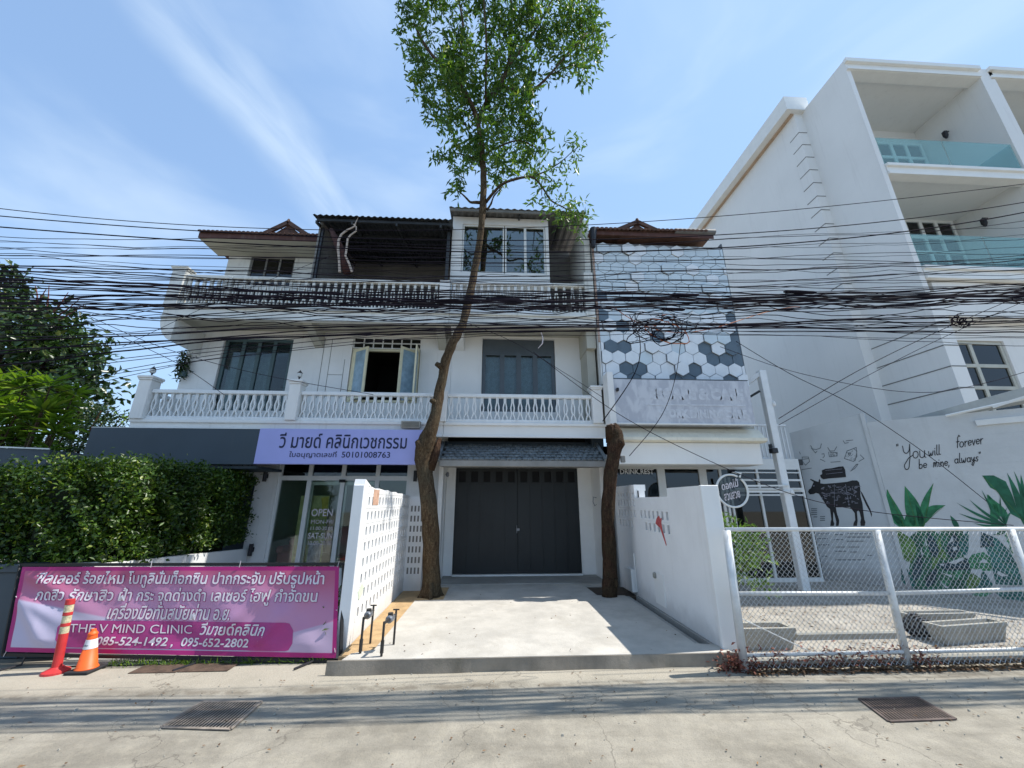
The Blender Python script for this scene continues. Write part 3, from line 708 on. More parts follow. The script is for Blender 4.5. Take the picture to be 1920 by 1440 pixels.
MB().box(xs[2]-.07, xs[2]+.07, YW-.01, YW+.035, 2.36, 2.43).build('door_sensor', 'black', sf)
room(H1, cl-.2, cr+.2, .30, 2.95, YW+.25, 14.0, 'room_l')
MB().box(X0+.1, -5.7, YW+.3, YW+.4, 0, 2.6).build('dark_screen', 'navy', H1)
lr = lettering('OPEN', sf, 'print_white', F(583, 968, YW+.02), (1, 0, 0), (0, 0, 1), FX(625, 960, YW+.02)-FX(585, 960, YW+.02), .17, .012)
lettering('MON-FRI', sf, 'print_white', F(583, 982, YW+.02), (1, 0, 0), (0, 0, 1), .52, .09)
lettering('11.00-20.00', sf, 'print_white', F(582, 994, YW+.02), (1, 0, 0), (0, 0, 1), .52, .08)
lettering('SAT-SUN', sf, 'print_white', F(577, 1010, YW+.02), (1, 0, 0), (0, 0, 1), .56, .13, .01)
lettering('10.00-20.00', sf, 'print_white', F(577, 1022, YW+.02), (1, 0, 0), (0, 0, 1), .54, .09)

# clinic interior furniture
def tbox(name, label, cat, parts, loc):
    t_ = thing(name, label, cat, loc)
    for nm, m, args in parts: MB().cbox(*args).build(nm, m, t_)
    return t_
tbox('sofa', 'dusty pink sofa behind the left pane of the clinic shopfront', 'sofa', [
    ('seat', 'pink', (-5.2, -4.45, 10.45, 11.1, .32, .72, .05)), ('backrest', 'pink', (-5.2, -4.45, 10.95, 11.15, .72, 1.0, .06)), ('armrest', 'pink', (-5.22, -5.06, 10.42, 10.95, .7, .86, .04))], (-4.85, 11.2, .32))
tbox('reception_counter', 'dark reception counter inside the clinic behind the vent-block wall', 'counter', [
    ('counter_body', 'pink', (-3.5, -2.2, 11.9, 12.4, .32, 1.25, .03)), ('counter_top', 'white_new', (-3.6, -2.1, 11.8, 12.5, 1.25, 1.33, .02))], (-2.8, 12.1, .32))
po = thing('poster', 'yellow and green poster stand behind the OPEN lettering of the clinic door', 'poster', (-4.3, 10.55, .4))
px0, px1 = -4.72, -4.02
MB().box(px0, px1, 10.24, 10.25, .45, 2.05).build('poster_sheet', mat('poster_yellow_green', (.52, .52, .26), .6, .4, 1.4), po)
MB().box(px0+.02, px0+.32, 10.232, 10.239, .5, .9).build('printed_block', mat('poster_ochre', (.60, .48, .16), .6, .3, 9), po)
MB().box(px0+.36, px1-.04, 10.232, 10.239, .52, .95).build('printed_block', mat('poster_lilac', (.45, .42, .55), .6, .4, 9), po)
MB().prism([(px1-.2, 10.23, 2.0), (px1-.02, 10.23, 2.03), (px1-.02, 10.23, 1.5), (px1-.12, 10.23, 1.62)], (0, .008, 0)).build('printed_block', mat('poster_gold', (.62, .50, .10), .6, .2, 9), po)
for xx in (px0+.1, px1-.1): MB().tube([(xx, 10.26, .45), (xx, 10.34, .32)], .012, 5).build('foot', 'iron', po)

# signs over the clinic
SG = thing('shop_sign', 'lilac clinic signboard with dark blue Thai lettering over the glass shopfront', 'sign', (-3.3, 8.85, 2.7))
sx0, sx1 = -5.17, -1.42
MB().cbox(sx0, sx1, 8.78, 8.90, 2.69, 3.47, .008).build('panel', 'lilac', SG)
def sgn(body, x0p, x1p, ybp, ytp, **k):
    a = F(x0p, ybp, 8.776); b_ = F(x1p, ybp, 8.776); c_ = F((x0p+x1p)/2, ytp, 8.776)
    return lettering(body, SG, 'ink', a, (1, 0, 0), (0, 0, 1), (b_-a).length, c_.z-a.z, **k)
sgn('วี มายด์ คลินิกเวชกรรม', 521, 762, 840, 812, offset=.012)
sgn('ใบอนุญาตเลขที่', 541, 630, 860, 846, offset=.008)
sgn('50101008763', 640, 731, 858, 847, offset=.008)
FB = thing('fascia_board', 'dark slate fascia board left of the lilac clinic sign, above the hedge', 'fascia', (-7, 8.85, 2.7))
MB().cbox(-8.76, sx0-.003, 8.80, 8.92, 2.68, 3.46, .006).build('board', 'navy', FB)
MB().box(-8.76, sx0-.003, 8.80, 8.92, 3.461, 3.475).build('top_trim', 'alu', FB)
MB().box(-8.7, sx0, 8.921, 10, 2.60, 2.66).build('canopy_slab', 'navy', FB)
MB().box(-8.76, -8.66, 8.93, 10, 2.66, 3.4).build('end_panel', 'navy', FB)
AC = thing('wall_box', 'small weathered grey box on the balcony fascia above the right end of the lilac sign', 'vent box', (-1.9, 8.86, 3.5))
MB().cbox(FX(752, 800, 8.84), FX(788, 800, 8.84), 8.80, 8.91, 3.52, 3.68, .008).build('casing', 'plant_conc', AC)
for i in range(4): MB().box(FX(752, 800, 8.84)+.03, FX(788, 800, 8.84)-.03, 8.792, 8.80, 3.545+i*.03, 3.56+i*.03).build('louvre', 'wallgrey', AC)

def wall_lamp(x, y, z, label, h=.26, face='-y'):
    t_ = thing('wall_lamp', label, 'lamp', (x, y, z), 'black up-down wall lamps')
    MB().cbox(x-.035, x+.035, y-.03, y, z-.05, z+.05, .006).build('bracket', 'iron', t_)
    MB().tube([(x, y-.09, z-h/2), (x, y-.09, z+h/2)], .045, 10).build('lamp_body', 'iron', t_)
    MB().tube([(x, y-.09, z+h/2-.02), (x, y-.09, z+h/2+.004)], .038, 10).build('lens', 'bulb', t_)
wall_lamp(-5.50, YW-.002, FZ(504, 893, YW), 'black cylindrical lamp at the top of the white pillar left of the clinic doors')
wall_lamp(-5.52, YW-.002, FZ(480, 1030, YW), 'black cylindrical lamp low on the white pillar above the end of the garden wall')
wall_lamp(-1.88, YW-.002, FZ(775, 893, YW), 'black cylindrical lamp on the white pillar right of the clinic doors, beside the trunk')
def post_lamp(x, y, z, label):
    t_ = thing('post_lamp', label, 'lamp', (x, y, z), 'lantern lamps on the balcony pillars')
    MB().lathe((x, y, z), [(.05, 0), (.05, .015), (.018, .03), (.016, .08), (.04, .10)], 8).build('stem', 'iron', t_)
    MB().lathe((x, y, z), [(.045, .10), (.062, .14), (.055, .19)], 8).build('globe', 'bulb', t_)
    MB().lathe((x, y, z), [(.065, .19), (.03, .235), (.012, .25), (.004, .28)], 8).build('cap', 'iron', t_)
post_lamp(-8.0, 9.0, 4.70, 'small black lantern on the left end pillar of the lower balcony')
post_lamp(-4.62, 9.0, 4.66, 'small black lantern on the balcony pillar above the lilac sign')
# hanging planter on the left wall
hp = thing('hanging_planter', 'dark leafy wall planter hanging on the left edge of the upper facade', 'planter', (-8.05, 9.95, 5.1))
MB().cbox(-8.12, -7.98, 9.85, 9.99, 5.0, 5.16).build('pot', 'dark_frame', hp)
P = np.array([-8.06, 9.86, 5.35])+rng.normal(size=(260, 3))*np.array([.07, .06, .2])
leaf_obj('foliage', P, rdir(260, -.6), rdir(260, .6), rng.uniform(.08, .16, 260), rng.uniform(.03, .05, 260), 'leaf_dark', hp)

# ================================================================== garage house (third bay)
A0, A1 = -1.135, 2.68
H2 = thing('garage_house', 'white row house with charcoal gate under a tiled canopy and glazed box on top', 'house', (.8, 10, 0))
wl = [(-.30, 1.74, 4.2, 6.32)]
MB().wall(A0, A1, Z2, Z3-.12, YW, .2, wl).build('upper_wall', 'white_new', H2)
MB().wall(A0, A1, DZ, Z2-.15, YG, .2, [(-.92, 2.30, DZ, 2.76)]).build('gate_wall', 'white', H2)
slab_(H2, A0+.002, A1+.10, Z2, 'white_new')
slab_(H2, A0+.002, A1, Z3-.1, 'white_old', yb=YT)
for xb in (-1.1,): MB().hexa([(xb, YB+.14, Z3-.36), (xb+.3, YB+.14, Z3-.36), (xb+.3, YW-.01, Z3-.7), (xb, YW-.01, Z3-.7), (xb, YB+.14, Z3-.242), (xb+.3, YB+.14, Z3-.242), (xb+.3, YW-.01, Z3-.242), (xb, YW-.01, Z3-.242)]).build('beam', 'white', H2)
MB().box(2.44, A1, YB+.14, 13, Z3-.9, Z3-.242).build('beam', 'soffit', H2)
MB().box(2.46, A1, YB+.3, YW-.003, 3.66, Z3-.9).build('party_wall', 'soffit', H2)
MB().box(A0, A1, YW+.2, 16.5, 3.36, 3.6).build('floor', 'darkroom', H2)
MB().cbox(-1.24, -1.07, 8.86, 9.14, 3.69, 4.45, .01).build('pillar', 'white_new', H2)
pillar(H2, 2.42, 2.66, 8.88, 9.14, 3.69, 4.62, 'white_new')
balustrade(H2, -1.07, 2.42, YB+.02, 3.69, 4.40)
balustrade(H2, -1.13, 1.55, YB+.02, Z3-.05, 7.5, 'rail_white', wide=.14)
MB().box(-1.12, 1.50, YB+.12, YB+.15, Z3-.02, 7.42).build('balcony_screen', 'white_new', H2)
balustrade(H2, 1.55, 2.42, YB+.02, Z3-.05, 7.5, 'white_old', wide=.14)
MB().box(1.52, 2.5, YB+.3, YB+.33, Z3-.02, 7.2).build('balcony_screen', 'wallgrey', H2)
MB().cbox(2.42, 2.66, 8.93, 9.1, Z3-.05, 7.85).build('pillar', 'white_old', H2)
room(H2, A0+.05, A1-.05, Z2, Z3-.15, YW+.2, 13.5, 'room')
window(H2, -.29, 1.73, 4.2, 5.92, YW+.06, 'grey_frame', 'glass', 4, 1, .09, .07, mull=.13)
MB().box(-.29, 1.73, YW+.07, YW+.12, 5.925, 6.31).build('transom_panel', 'grey_frame', H2)
MB().box(-.36, -.302, YW-.02, YW-.001, 4.2, 6.34).build('window_trim', 'white', H2)
curtain(H2, -.25, 1.7, 4.25, 5.9, YW+.24, 'curtain')
# glazed box on top
bx0, bx1, by = -1.22, 1.56, 9.35
MB().wall(bx0, bx1, Z3, 9.86, by, .12, [(-.93, 1.47, 8.0, 9.62), (bx0+.1, bx1-.1, Z3, 7.4)]).build('box_wall', 'white_new', H2)
window(H2, -.92, .27, 8.02, 9.61, by+.03, 'alu', 'glass_box', 1, 1, .04, .06)
window(H2, .30, 1.46, 8.02, 9.61, by+.03, 'alu', 'glass_box', 2, 1, .04, .06, mull=.07)
MB().box(bx0, bx0+.1, by+.13, 12, 7.0, 9.9).build('box_side', 'white_new', H2); MB().box(bx1-.1, bx1, by+.13, 12, 7.0, 9.9).build('box_side', 'wallgrey', H2)
room(H2, bx0+.12, bx1-.12, 7.4, 9.85, by+.13, 12, 'room_l')
corrugated(H2, -1.30, 2.62, 9.0, 9.88, 12.4, 10.3, 'corr_grey', pitch=.2)
MB().box(-1.28, 1.6, 9.02, 9.06, 9.78, 9.86).build('roof_edge', 'wallgrey', H2)
for xx in (-.3, .7, 1.9): MB().bar((xx, 9.1, 9.80), (xx, 12, 10.18), .05, .07).build('rafter', 'corr', H2)
MB().box(1.57, 2.5, 10.9, 11.05, Z3, 9.95).build('rear_wall', 'wallgrey', H2)
MB().hexa([(2.50, 9.1, Z3), (2.66, 9.1, Z3), (2.66, 12, Z3), (2.50, 12, Z3), (2.50, 9.0, 9.6), (2.66, 9.0, 9.6), (2.66, 12, 9.9), (2.50, 12, 9.9)]).build('party_wall', 'white_old', H2)
MB().tube([(2.72, 8.96, Z3-.8), (2.72, 8.96, 9.2)], .03, 8).build('downpipe', mat('rusty_pipe', (.42, .30, .24), .8, .3, 6), H2)
# garage recess walls
for xa, xb in ((-1.25, -1.15), (2.66, 2.77)): MB().box(xa, xb, 9.55, YG-.002, DZ*.5, 2.80).build('garage_side_wall', 'white', H2)
for xa, xb in ((-1.148, -.92), (2.30, 2.658)): MB().box(xa, xb, YG-.12, YG-.004, DZ+.03, 2.80).build('jamb', 'white', H2)
MB().box(-1.148, 2.658, 9.55, YG-.004, 2.80, 2.90).build('garage_ceiling', 'white', H2)
MB().box(-1.24, 2.76, 9.6, 9.9, 2.92, 3.34).build('lintel_beam', 'navy', H2)
MB().cbox(-.92, 2.30, YG-.2, YG-.06, DZ+.02, DZ+.06).build('sill', 'alu', H2)
# tiled canopy
cz0, cz1, cy0, cy1 = 2.80, 3.24, 8.60, 9.35; cxa, cxb = -1.14, 2.58
MB().cbox(cxa, cxb+.02, cy0-.02, cy0+.06, cz0-.16, cz0-.02).build('canopy_fascia', mat('grey_canopy_fascia', (.24, .235, .22), .7, .12, 3, streak=.3), H2)
MB().hexa([(cxa, cy0+.06, cz0-.15), (cxb, cy0+.06, cz0-.15), (cxb, cy1+.2, cz0-.1), (cxa, cy1+.2, cz0-.1), (cxa, cy0+.03, cz0-.03), (cxb, cy0+.03, cz0-.03), (cxb, cy1+.2, cz1), (cxa, cy1+.2, cz1)]).build('canopy_deck', 'wallgrey', H2)
sl_ = math.atan2(cz1-cz0, cy1-cy0)
for i, xx in enumerate((cxa-.02, cxb-.02)): MB().bar((xx, cy0-.04, cz0-.02), (xx, cy1, cz1+.02), .07, .09).build('verge_cap', 'tile', H2)
ct = [c_ for c_ in H2.children if c_.name.startswith('canopy_deck')][0]
tl = MB(); tl.add([(-.055, 0, .012), (0, -.05, .034), (.055, 0, .012), (.055, .19, .0), (-.055, .19, .0), (-.055, 0, -.004), (0, -.035, .004), (.055, 0, -.004)],
                  [(0, 1, 2, 3, 4), (0, 5, 6, 1), (1, 6, 7, 2)])
tme = tl.mesh('roof_tile'); tme.materials.append(M['tile'])
rows = 6; nt_ = 30; L_ = math.hypot(cz1-cz0, cy1-cy0)
for r_ in range(rows):
    for i in range(nt_):
        q = (r_+.0)/rows; x = cxa+.05+(cxb-cxa-.1)*(i+.5*(r_ % 2)+.25)/nt_
        inst('roof_tile', tme, 'tile', ct, (x, cy0+(cy1-cy0)*q, cz0-.01+(cz1-cz0)*q+random.uniform(0, .006)), (sl_-.06+random.uniform(-.03, .03), random.uniform(-.03, .03), 0), (1.04, 1, 1))
# charcoal double gate
GT = thing('garage_gate', 'charcoal double-leaf metal gate with a row of small square slots along its top', 'gate', (.7, YG-.1, DZ))
gy = YG-.10; gz0, gz1 = DZ+.065, 2.755
for k_, (xa, xb) in enumerate(((-.915, .695), (.705, 2.295))):
    holes = []; n = 5
    for i in range(n):
        c_ = xa+(xb-xa)*(i+.5)/n; holes.append((c_-.09, c_+.09, 2.40, 2.68))
    lf = MB().wall(xa, xb, gz0, gz1, gy, .04, holes).build('gate_leaf', 'gate', GT)
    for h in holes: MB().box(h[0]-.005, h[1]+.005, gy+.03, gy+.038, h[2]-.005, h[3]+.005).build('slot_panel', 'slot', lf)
    for i in range(1, 5):
        x = xa+(xb-xa)*i/5; MB().box(x-.006, x+.006, gy-.012, gy-.001, gz0+.02, 2.36).build('rib', 'gate', lf)
    MB().box(xa+.01, xb-.01, gy-.014, gy-.001, 2.365, 2.39).build('rail', 'gate', lf)
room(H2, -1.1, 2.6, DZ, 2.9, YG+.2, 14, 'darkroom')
MB().box(2.46, 2.76, 9.35, 9.99, 2.93, 3.6).build('infill', 'navy', H2); MB().box(-1.3, -1.14, 9.35, 9.99, 2.93, 3.3).build('infill', 'navy', H2)
hb = MB(); hb.tube([(.67, gy-.02, 1.15), (.67, gy-.06, 1.16), (.67, gy-.06, 1.32), (.67, gy-.02, 1.33)], .009, 6); hb.build('handle', 'brass', GT)
MB().cbox(.655, .745, gy-.035, gy-.013, 1.20, 1.26).build('lock', 'brass', GT)
for (x, y, z, lb) in ((-1.146, 10.0, 2.55, 'small grey round light high on the left wall of the garage recess'),):
    t_ = thing('wall_light', lb, 'light', (x, y, z)); MB().lathe((x+.05, y, z-.05), [(.02, 0), (.04, .03), (.04, .09), (.02, .12)], 8).build('lamp_body', 'brass', t_); MB().box(x, x+.05, y-.015, y+.015, z-.01, z+.02).build('arm', 'brass', t_)
hk = thing('wall_hook', 'curved grey hook on the right wall of the garage recess', 'hook', (2.655, 10, 1.9))
MB().tube([(2.655, 9.95, 2.0), (2.58, 9.95, 2.02), (2.56, 9.93, 1.9), (2.60, 9.93, 1.8), (2.64, 9.93, 1.84)], .010, 5).build('hook', 'brass', hk)

# ================================================================== hexagon-clad house
B0, B1 = 2.74, 6.45
H3 = thing('tiled_house', 'row house faced with white and slate hexagon tiles above a wiped grey sign board', 'house', (4.6, 9, 0))
MB().box(B0, B1, 9.02, 9.2, 4.7, 8.85).build('facade_panel', 'hexback', H3)
MB().box(B1-.002, B1+.03, 8.99, 9.2, 4.7, 8.95).build('edge_trim', 'grey_frame', H3)
MB().box(B0-.03, B0, 8.97, 9.2, 4.7, 8.9).build('edge_trim', 'alu', H3)
MB().box(B0, B1, 9.21, 16, 4.7, 8.9).build('upper_body', 'soffit', H3)
fx = H3
hr = .195; hw = hr*math.sqrt(3); hexes = {}
def hexmesh(m, poly_shift=None):
    poly = [(hr*.962*math.cos(math.pi/2+i*math.pi/3), 0, hr*.962*math.sin(math.pi/2+i*math.pi/3)) for i in range(6)]
    me = MB().prism(poly, (0, .03, 0)).mesh('hexagon_tile'); me.materials.append(M[m]); return me
HX = {k_: hexmesh(k_) for k_ in ('hexw', 'hexp', 'hexd')}
ncol = int((B1-B0)/hw); nrow = int((8.85-4.78)/(1.5*hr))
hwf = (B1-B0)/(ncol+.5)
dark = {(0, 2), (0, 5), (0, 9), (1, 1), (1, 2), (1, 6), (2, 8), (2, 9), (2, 10), (3, 1), (3, 7), (3, 9), (3, 0), (4, 4), (5, 1), (5, 10), (6, 0), (6, 10), (8, 0), (4, 10), (3, 10), (0, 6)}
for r_ in range(nrow+1):
    for c_ in range(-1, ncol+2):
        x = B0+hwf*(c_+.5*(r_ % 2)+.0)+hwf*.25; z = 4.82+r_*1.5*hr
        m_ = 'hexd' if (r_, c_) in dark else ('hexp' if random.random() < .14 or r_ > 6 and random.random() < .75 else 'hexw')
        dy = {'hexd': 8.985, 'hexp': 8.965}.get(m_, 8.95) - (random.random() < (.26 if r_ < 6 else .10))*.05-random.random()*.008
        if z > 8.70: continue
        lo, hi = B0+.01-x, B1-.01-x
        if hi < -hwf*.4 or lo > hwf*.4: continue
        if lo > -hwf*.49 or hi < hwf*.49:
            poly = [(hwf/hw*.99*hr*.962*math.cos(math.pi/2+i*math.pi/3), hr*.962*math.sin(math.pi/2+i*math.pi/3)) for i in range(6)]
            for lim, sg in ((lo, 1), (hi, -1)):
                outp = []
                for (xa_, za_), (xb_, zb_) in zip(poly, poly[1:]+poly[:1]):
                    ia, ib = sg*(xa_-lim) >= 0, sg*(xb_-lim) >= 0
                    if ia: outp.append((xa_, za_))
                    if ia != ib: q_ = (lim-xa_)/(xb_-xa_); outp.append((lim, za_+(zb_-za_)*q_))
                poly = outp
                if not poly: break
            if len(poly) > 2: MB().prism([(x+a_, dy, z+c2_) for a_, c2_ in poly], (0, .03, 0)).build('hexagon_tile', m_, H3)
            continue
        inst('hexagon_tile', HX[m_], m_, H3, (x, dy, z), (random.uniform(-.012, .012), 0, random.uniform(-.012, .012)), (hwf/hw*.99, 1, 1))
# roof of the hexagon house
ye = 8.75; ze = 9.02
MB().cbox(B0-.12, 6.1, ye-.03, ye, ze-.11, ze+.01).build('eave_board', 'fascia_red', H3)
rf = MB(); rf.hexa([(B0-.12, ye-.05, ze+.011), (6.12, ye-.05, ze+.06), (6.12, 14, ze+.06), (B0-.12, 14, ze+.02), (B0-.12, 12.0, 9.9), (5.5, 12.0, 9.9), (5.5, 13.4, 9.9), (B0-.12, 13.4, 9.9)]); rr = rf.build('roof', 'terracotta', H3)
for i in range(27): inst('roof_tile', tm, 'terracotta', rr, (B0-.06+i*.122, ye-.11, ze+.035+i*.0018))
MB().tube([(5.0, ye-.03, ze+.09), (6.15, ye-.03, ze+.10)], .075, 8).build('ridge_cap', 'corr_grey', H3)
gx, gz = 3.98, 9.44
MB().prism([(gx-.5, 8.80, ze-.02), (gx+.5, 8.80, ze-.02), (gx, 8.80, gz-.08)], (0, 1.6, 0)).build('gablet', 'terracotta', H3)
for sg in (-1, 1): MB().bar((gx, 8.76, gz-.04), (gx+sg*.66, 8.76, ze+.05), .11, .07, (0, 1, 0)).build('gablet_tiles', 'terracotta', H3)
MB().tube([(gx, 8.72, gz-.05), (gx, 8.76, gz+.05)], .045, 6).build('finial', 'terracotta', H3)
MB().tube([(2.66, 8.7, ze-.55), (2.70, 8.7, ze+.05)], [.06, .10], 8).build('rain_head', 'iron', H3)
# coved ledge and beam below the sign
prof = [(8.95, 3.60), (8.82, 3.56), (8.70, 3.44), (8.62, 3.32), (8.55, 3.32), (8.55, 3.25), (8.64, 3.22), (8.95, 3.22)]
MB().prism([(B0+.12, y, z) for y, z in prof], (3.52, 0, 0)).build('ledge', 'ledge', H3)
MB().cbox(B0+.10, 6.28, 8.70, 9.3, 2.72, 3.215, .01).build('beam', 'white_new', H3)
MB().box(B0, 6.4, 8.96, 10, 3.6, 3.66).build('floor', 'soffit', H3)
MB().box(B0, B0+.1, 9.3, 10.2, DZ, 3.2).build('side_wall', 'white', H3)
MB().box(B0, 6.6, 9.3, 14, 3.0, 3.2).build('ceiling', 'darkroom', H3)
room(H3, B0+.1, 8.3, .03, 3.0, YW+.1, 14, 'darkroom')
# ground floor glazing
xs3 = [B0+.2, FX(1240, 890, YW), FX(1318, 890, YW), 6.0, 7.0, 8.2]
f = MB(); us = [xs3[0], xs3[0]+.08]
for x, hw_ in ((xs3[1], .10), (xs3[2], .10), (6.0, .03), (7.0, .03)): us += [x-hw_, x+hw_]
us += [8.15, 8.2]
f.grid((0, YW, 0), (1, 0, 0), (0, 0, 1), (0, .09, 0), us, [.03, .12, 2.15, 2.2, 2.72, 3.0], lambda i, j: (i % 2 == 0) or (j % 2 == 0 and i > 5) or j in (0, 4))
sf3 = f.build('shopfront', 'alu', H3)
for i in range(1, len(us)-1, 2): MB().box(us[i]-.004, us[i+1]+.004, YW+.04, YW+.048, .115, 2.725).build('pane', 'glass_dark', sf3)
lettering('DRINK.REST', sf3, 'white_new', F(1163, 889, YW-.03), (1, 0, 0), (0, 0, 1), FX(1226, 888, YW)-FX(1163, 888, YW), .13, .02)
for q in range(3):   # folded glass door leaves behind the round sign
    x = 5.75+q*.16; MB().box(x, x+.05, YW-.35+q*.08, YW-.31+q*.08, .06, 2.5).build('door_stile', 'alu', sf3)
# frosted horizontal bars right
for zz, th in ((2.62, .03), (2.42, .05), (2.20, .05), (2.05, .04)): MB().box(6.3, 8.1, YW-.06, YW-.01, zz, zz+th).build('glazing_bar', 'alu', sf3)
SB = thing('wiped_sign', 'large grey sign board with smeared ghost lettering below the hexagon tiles', 'sign', (4.5, 8.6, 3.6))
MB().cbox(2.84, 6.17, 8.55, 8.90, 3.62, 4.70, .01).build('board', 'greyboard', SB)
MB().box(2.84, 6.17, 8.548, 8.90, 4.703, 4.72).build('top_trim', 'grey_frame', SB)
MB().cbox(2.70, 2.85, 8.50, 8.88, 3.60, 4.86, .01).build('side_panel', 'white_new', SB)
MB().cbox(2.84, 6.19, 8.52, 8.548, 3.60, 3.64, .005).build('bottom_trim', 'alu', SB)
lettering('ESCAPE & CAFE', SB, 'ghost', (3.7, 8.548, 4.20), (1, 0, 0), (0, 0, 1), 2.3, .30, .085)
lettering('WORK DINING CAFE', SB, 'ghost', (3.85, 8.548, 3.76), (1, 0, 0), (0, 0, 1), 2.15, .22, .09)
MB().box(3.6, 6.0, 8.543, 8.547, 4.06, 4.10).build('residue_line', 'ghost', SB)
MB().cbox(2.90, 2.96, 8.47, 8.548, 4.38, 4.46).build('spotlight', 'iron', SB)
wl_ = thing('floodlight', 'small black floodlight under the right end of the white beam', 'light', (6.75, 9, 3.1)); MB().cbox(6.72, 6.86, 8.9, 9.05, 3.02, 3.14).build('lamp_body', 'iron', wl_); MB().box(6.78, 6.8, 9.0, 9.1, 3.14, 3.25).build('bracket', 'iron', wl_)

# round hanging sign
RS = thing('round_sign', 'round white ring sign with handwritten script hanging on an arm beside the garden wall', 'sign', (5.6, 9, 2.3))
rc = F(1373, 920, 8.2); rr_ = (FX(1402, 920, 8.2)-FX(1344, 920, 8.2))/2
ring = [(rc.x+rr_*math.cos(a_), 8.2, rc.z+rr_*math.sin(a_)*.98) for a_ in np.linspace(R(62), R(405), 44)]
MB().tube(ring, .022, 6).build('ring', 'alu', RS)
MB().tube([(rc.x+rr_*.35, 8.2, rc.z+rr_*1.12), (rc.x+rr_*.75, 8.2, rc.z+rr_*1.05), (rc.x+rr_*.62, 8.2, rc.z+rr_*.82)], .022, 5).build('ring_end', 'alu', RS)
MB().prism([(rc.x+rr_*.97*math.cos(a_), 8.225, rc.z+rr_*.97*math.sin(a_)) for a_ in np.linspace(0, 2*math.pi, 32, endpoint=False)], (0, .01, 0)).build('disc', M['disc'], RS)
lettering('ดอกไม้', RS, 'print_white', (rc.x-rr_*.62, 8.20, rc.z+rr_*.02), Vector((1, 0, .22)), Vector((-.22, 0, 1)), rr_*1.2, rr_*.5, .02, .3)
lettering('สวนสวย', RS, 'print_white', (rc.x-rr_*.55, 8.20, rc.z-rr_*.62), Vector((1, 0, .22)), Vector((-.22, 0, 1)), rr_*1.1, rr_*.42, .02, .3)
MB().bar((rc.x+rr_, 8.2, rc.z+.10), (7.0, 9.0, rc.z+.14), .035).build('arm', 'alu', RS)
MB().bar((rc.x+rr_, 8.2, rc.z-.02), (7.0, 9.0, rc.z+.0), .035).build('arm', 'alu', RS)

# pergola post with beam
PG = thing('pergola', 'pale steel pergola post with one beam running back to the hexagon house', 'pergola', (6.95, 9.1, 0))
MB().cbox(6.86, 7.04, 9.0, 9.15, .03, 5.15, .01).build('post', 'rail_white', PG)
MB().bar((6.95, 9.08, 5.10), (6.50, 9.3, 4.75), .14, .10).build('beam', 'rail_white', PG)
MB().bar((6.85, 9.12, 4.62), (6.50, 9.35, 4.40), .05, .05).build('brace', 'corr', PG)
for zz in (4.2, 2.05): MB().lathe((7.06, 9.02, zz), [(.05, 0), (.06, .05), (.045, .12), (.01, .14)], 8).build('fitting', 'alu', PG)
# side stair railing
RL = thing('stair_railing', 'white vertical-bar railing of a raised landing behind the pergola post', 'railing', (7.4, 10, 3.1))
MB().bar((6.6, 10.2, 3.95), (8.2, 10.2, 3.95), .05).build('top_rail', 'rail_white', RL); MB().bar((6.6, 10.2, 3.05), (8.2, 10.2, 2.95), .06, .10).build('bottom_rail', 'rail_white', RL)
bm_ = MB().box(-.015, .015, -.01, .01, 0, .9).mesh('bar'); bm_.materials.append(M['rail_white'])
for i in range(15): inst('bar', bm_, 'rail_white', RL, (6.65+i*.108, 10.2, 3.05-i*.004))
MB().box(6.5, 8.4, 10.1, 12, 2.85, 3.0).build('landing', 'corr', RL)

# ================================================================== big white building
WB = thing('white_building', 'tall modern white building with glass-fronted balconies behind the painted wall', 'building', (12.2, 9, 0))
WX, WY = 12.2, 9.0
MB().box(WX, WX+.16, WY, 10.9, 7.6, 16.8).build('side_wall', 'wb', WB)
MB().box(WX, WX+.42, WY+.0, 10.9, 0, 7.6).build('side_wall', 'wb', WB)
MB().box(11.86, WX+.2, 10.9, 24, 0, 17.0).build('side_wall', 'wb', WB, label='set-forward rear part of the side wall')
gb = MB(); gb.box(11.45, 12.4, 10.72, 24, 16.75, 17.42); gb.build('roof_gutter', 'wb_trim', WB)
MB().box(11.74, 11.858, 10.9, 24, 16.70, 16.748).build('gutter_soffit', mat('tan_soffit_line', (.50, .36, .26), .8), WB)
